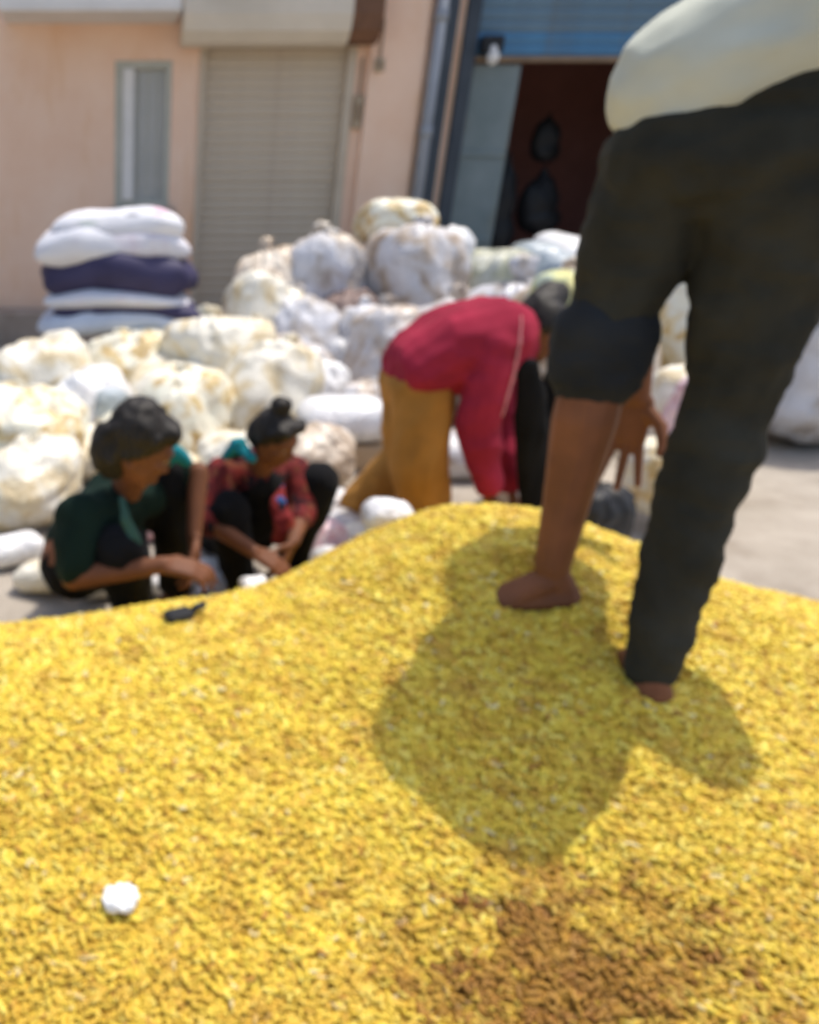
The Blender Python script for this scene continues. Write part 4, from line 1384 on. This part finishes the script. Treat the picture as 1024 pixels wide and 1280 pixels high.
c_.chain([at(292, 562, 2.56), at(318, 566, 2.62)], [0.022, 0.016])
fused("teal_collar", c_, 0.006, M['teal'], gl_, 2, folds(0.004, 30, seed=2.0))
p_ = MB()
p_.chain([at(350, 606, 2.53), at(348, 632, 2.47), at(356, 655, 2.44), at(346, 676, 2.44)], [0.018, 0.030, 0.036, 0.022], flat=0.4, up=(0, 1, 0))
fused("printed_panel", p_, 0.007, M['panel'], gl_, 2, folds(0.006, 20, (1, 1, 0.4), 2.0))

# ---- the boy crouching at the left
by = empty("person", (0.0, 2.2, 0.0), "person with thick black hair crouching at the left in a dark green tunic", "person")
hcen = at(176, 552, 2.06)
seat = at(105, 720, 2.42)
seat.z = 0.24
nk = at(150, 618, 2.20)
shA = at(100, 645, 2.06)
shB = at(205, 610, 2.32)
elA = at(92, 722, 1.98)
hnA = at(205, 706, 1.95)
elB = at(248, 590, 2.25)
hnB = at(243, 668, 2.16)
knA = at(150, 690, 2.02)
knB = at(214, 598, 2.30)
ankA = Vector((0.10, 2.12, 0.10))
ankB = Vector((0.24, 2.42, 0.08))
b = MB()
b.cap(seat - Vector((0.04, 0.06, 0)), seat + Vector((0.04, 0.06, 0)), 0.10)
b.chain([seat, seat.lerp(nk, 0.5), seat.lerp(nk, 0.85)], [0.10, 0.09, 0.09])
b.cap(shA, shB, 0.045)
b.cap(nk - Vector((0, 0, 0.04)), hcen - Vector((0, -0.01, 0.03)), 0.048, 0.046)
b.chain([seat - Vector((0, 0.07, 0)), knA, ankA], [0.08, 0.05, 0.034])
b.chain([seat + Vector((0, 0.07, 0)), knB, ankB], [0.08, 0.05, 0.034])
add_foot(b, ankA, (0.95, -0.2, 0), (0.2, 0.95, 0), 0.9)
add_foot(b, ankB, (0.95, 0.1, 0), (0.1, -0.95, 0), 0.9)
b.chain([shA, elA, hnA], [0.045, 0.036, 0.025])
b.chain([shB, elB, hnB], [0.042, 0.032, 0.023])
add_hand(b, hnA, (0.95, 0.0, -0.15), (0, 0.3, -1), (0.1, 0.9, 0.2), 0.92, 0.45)
add_hand(b, hnB, (0.0, -0.3, -0.9), (-1, -0.2, 0), (0, -0.9, 0), 0.90, 0.4)
P, fr = add_head(b, hcen, (0.88, 0.05, -0.48), (0.35, 0, 0.93), 0.98)
fused("body", b, 0.0055, M['skin2'], by, 3)
add_eyes(P, 0.98, by)
def thick(mb):
    mb.ell(P(0, -0.020, 0.030), 0.084, 0.093, 0.086)
    mb.ell(P(0, -0.052, -0.050), 0.072, 0.052, 0.088)
    mb.cap(P(0.066, -0.01, 0.02), P(0.066, -0.03, -0.040), 0.022, 0.016)
    mb.cap(P(-0.066, -0.01, 0.02), P(-0.066, -0.03, -0.040), 0.022, 0.016)
fused("hair", hair_cap(P, 0.96, thick), 0.008, M['hair'], by, 2, folds(0.010, 26, (1, 1, 0.5), 1.0))
k_ = MB()
k_.chain([seat + Vector((0, 0, 0.02)), seat.lerp(nk, 0.5), seat.lerp(nk, 0.88)], [0.135, 0.120, 0.105])
k_.cap(shA, shB, 0.068)
k_.chain([shA, shA.lerp(elA, 0.8)], [0.072, 0.060])
k_.chain([shB, shB.lerp(elB, 0.7)], [0.066, 0.052])
k_.cap(seat.lerp(nk, 0.4) + Vector((0.05, -0.06, 0)), seat + Vector((0.06, -0.10, 0.02)), 0.11, 0.10)
fused("tunic", k_, 0.009, M['dkgreen'], by, 4, folds(0.011, 10, (1, 1, 0.5), 11.0))
l_ = MB()
l_.cap(seat - Vector((0.03, 0.06, 0.02)), seat + Vector((0.03, 0.06, -0.02)), 0.115)
l_.chain([seat - Vector((0, 0.07, 0)), knA, ankA + Vector((0, 0, 0.05))], [0.11, 0.082, 0.058])
l_.chain([seat + Vector((0, 0.07, 0)), knB, ankB + Vector((0, 0, 0.05))], [0.11, 0.082, 0.058])
fused("trousers", l_, 0.009, M['black_cloth'], by, 4, folds(0.010, 11, (1, 1, 0.8), 12.0))
c_ = MB()
c_.chain([at(152, 622, 2.04), at(158, 650, 2.00), at(168, 676, 1.985), at(172, 700, 1.99)], [0.010, 0.016, 0.020, 0.016], flat=0.4, up=(0, 1, 0))
fused("scarf_end", c_, 0.006, M['sage'], by, 2, folds(0.005, 25, seed=3.0))
c_ = MB()
c_.chain([at(205, 578, 2.24), at(220, 566, 2.22), at(234, 576, 2.22)], [0.018, 0.024, 0.018])
fused("shoulder_cloth", c_, 0.006, M['teal'], by, 2, folds(0.005, 25, seed=4.0))
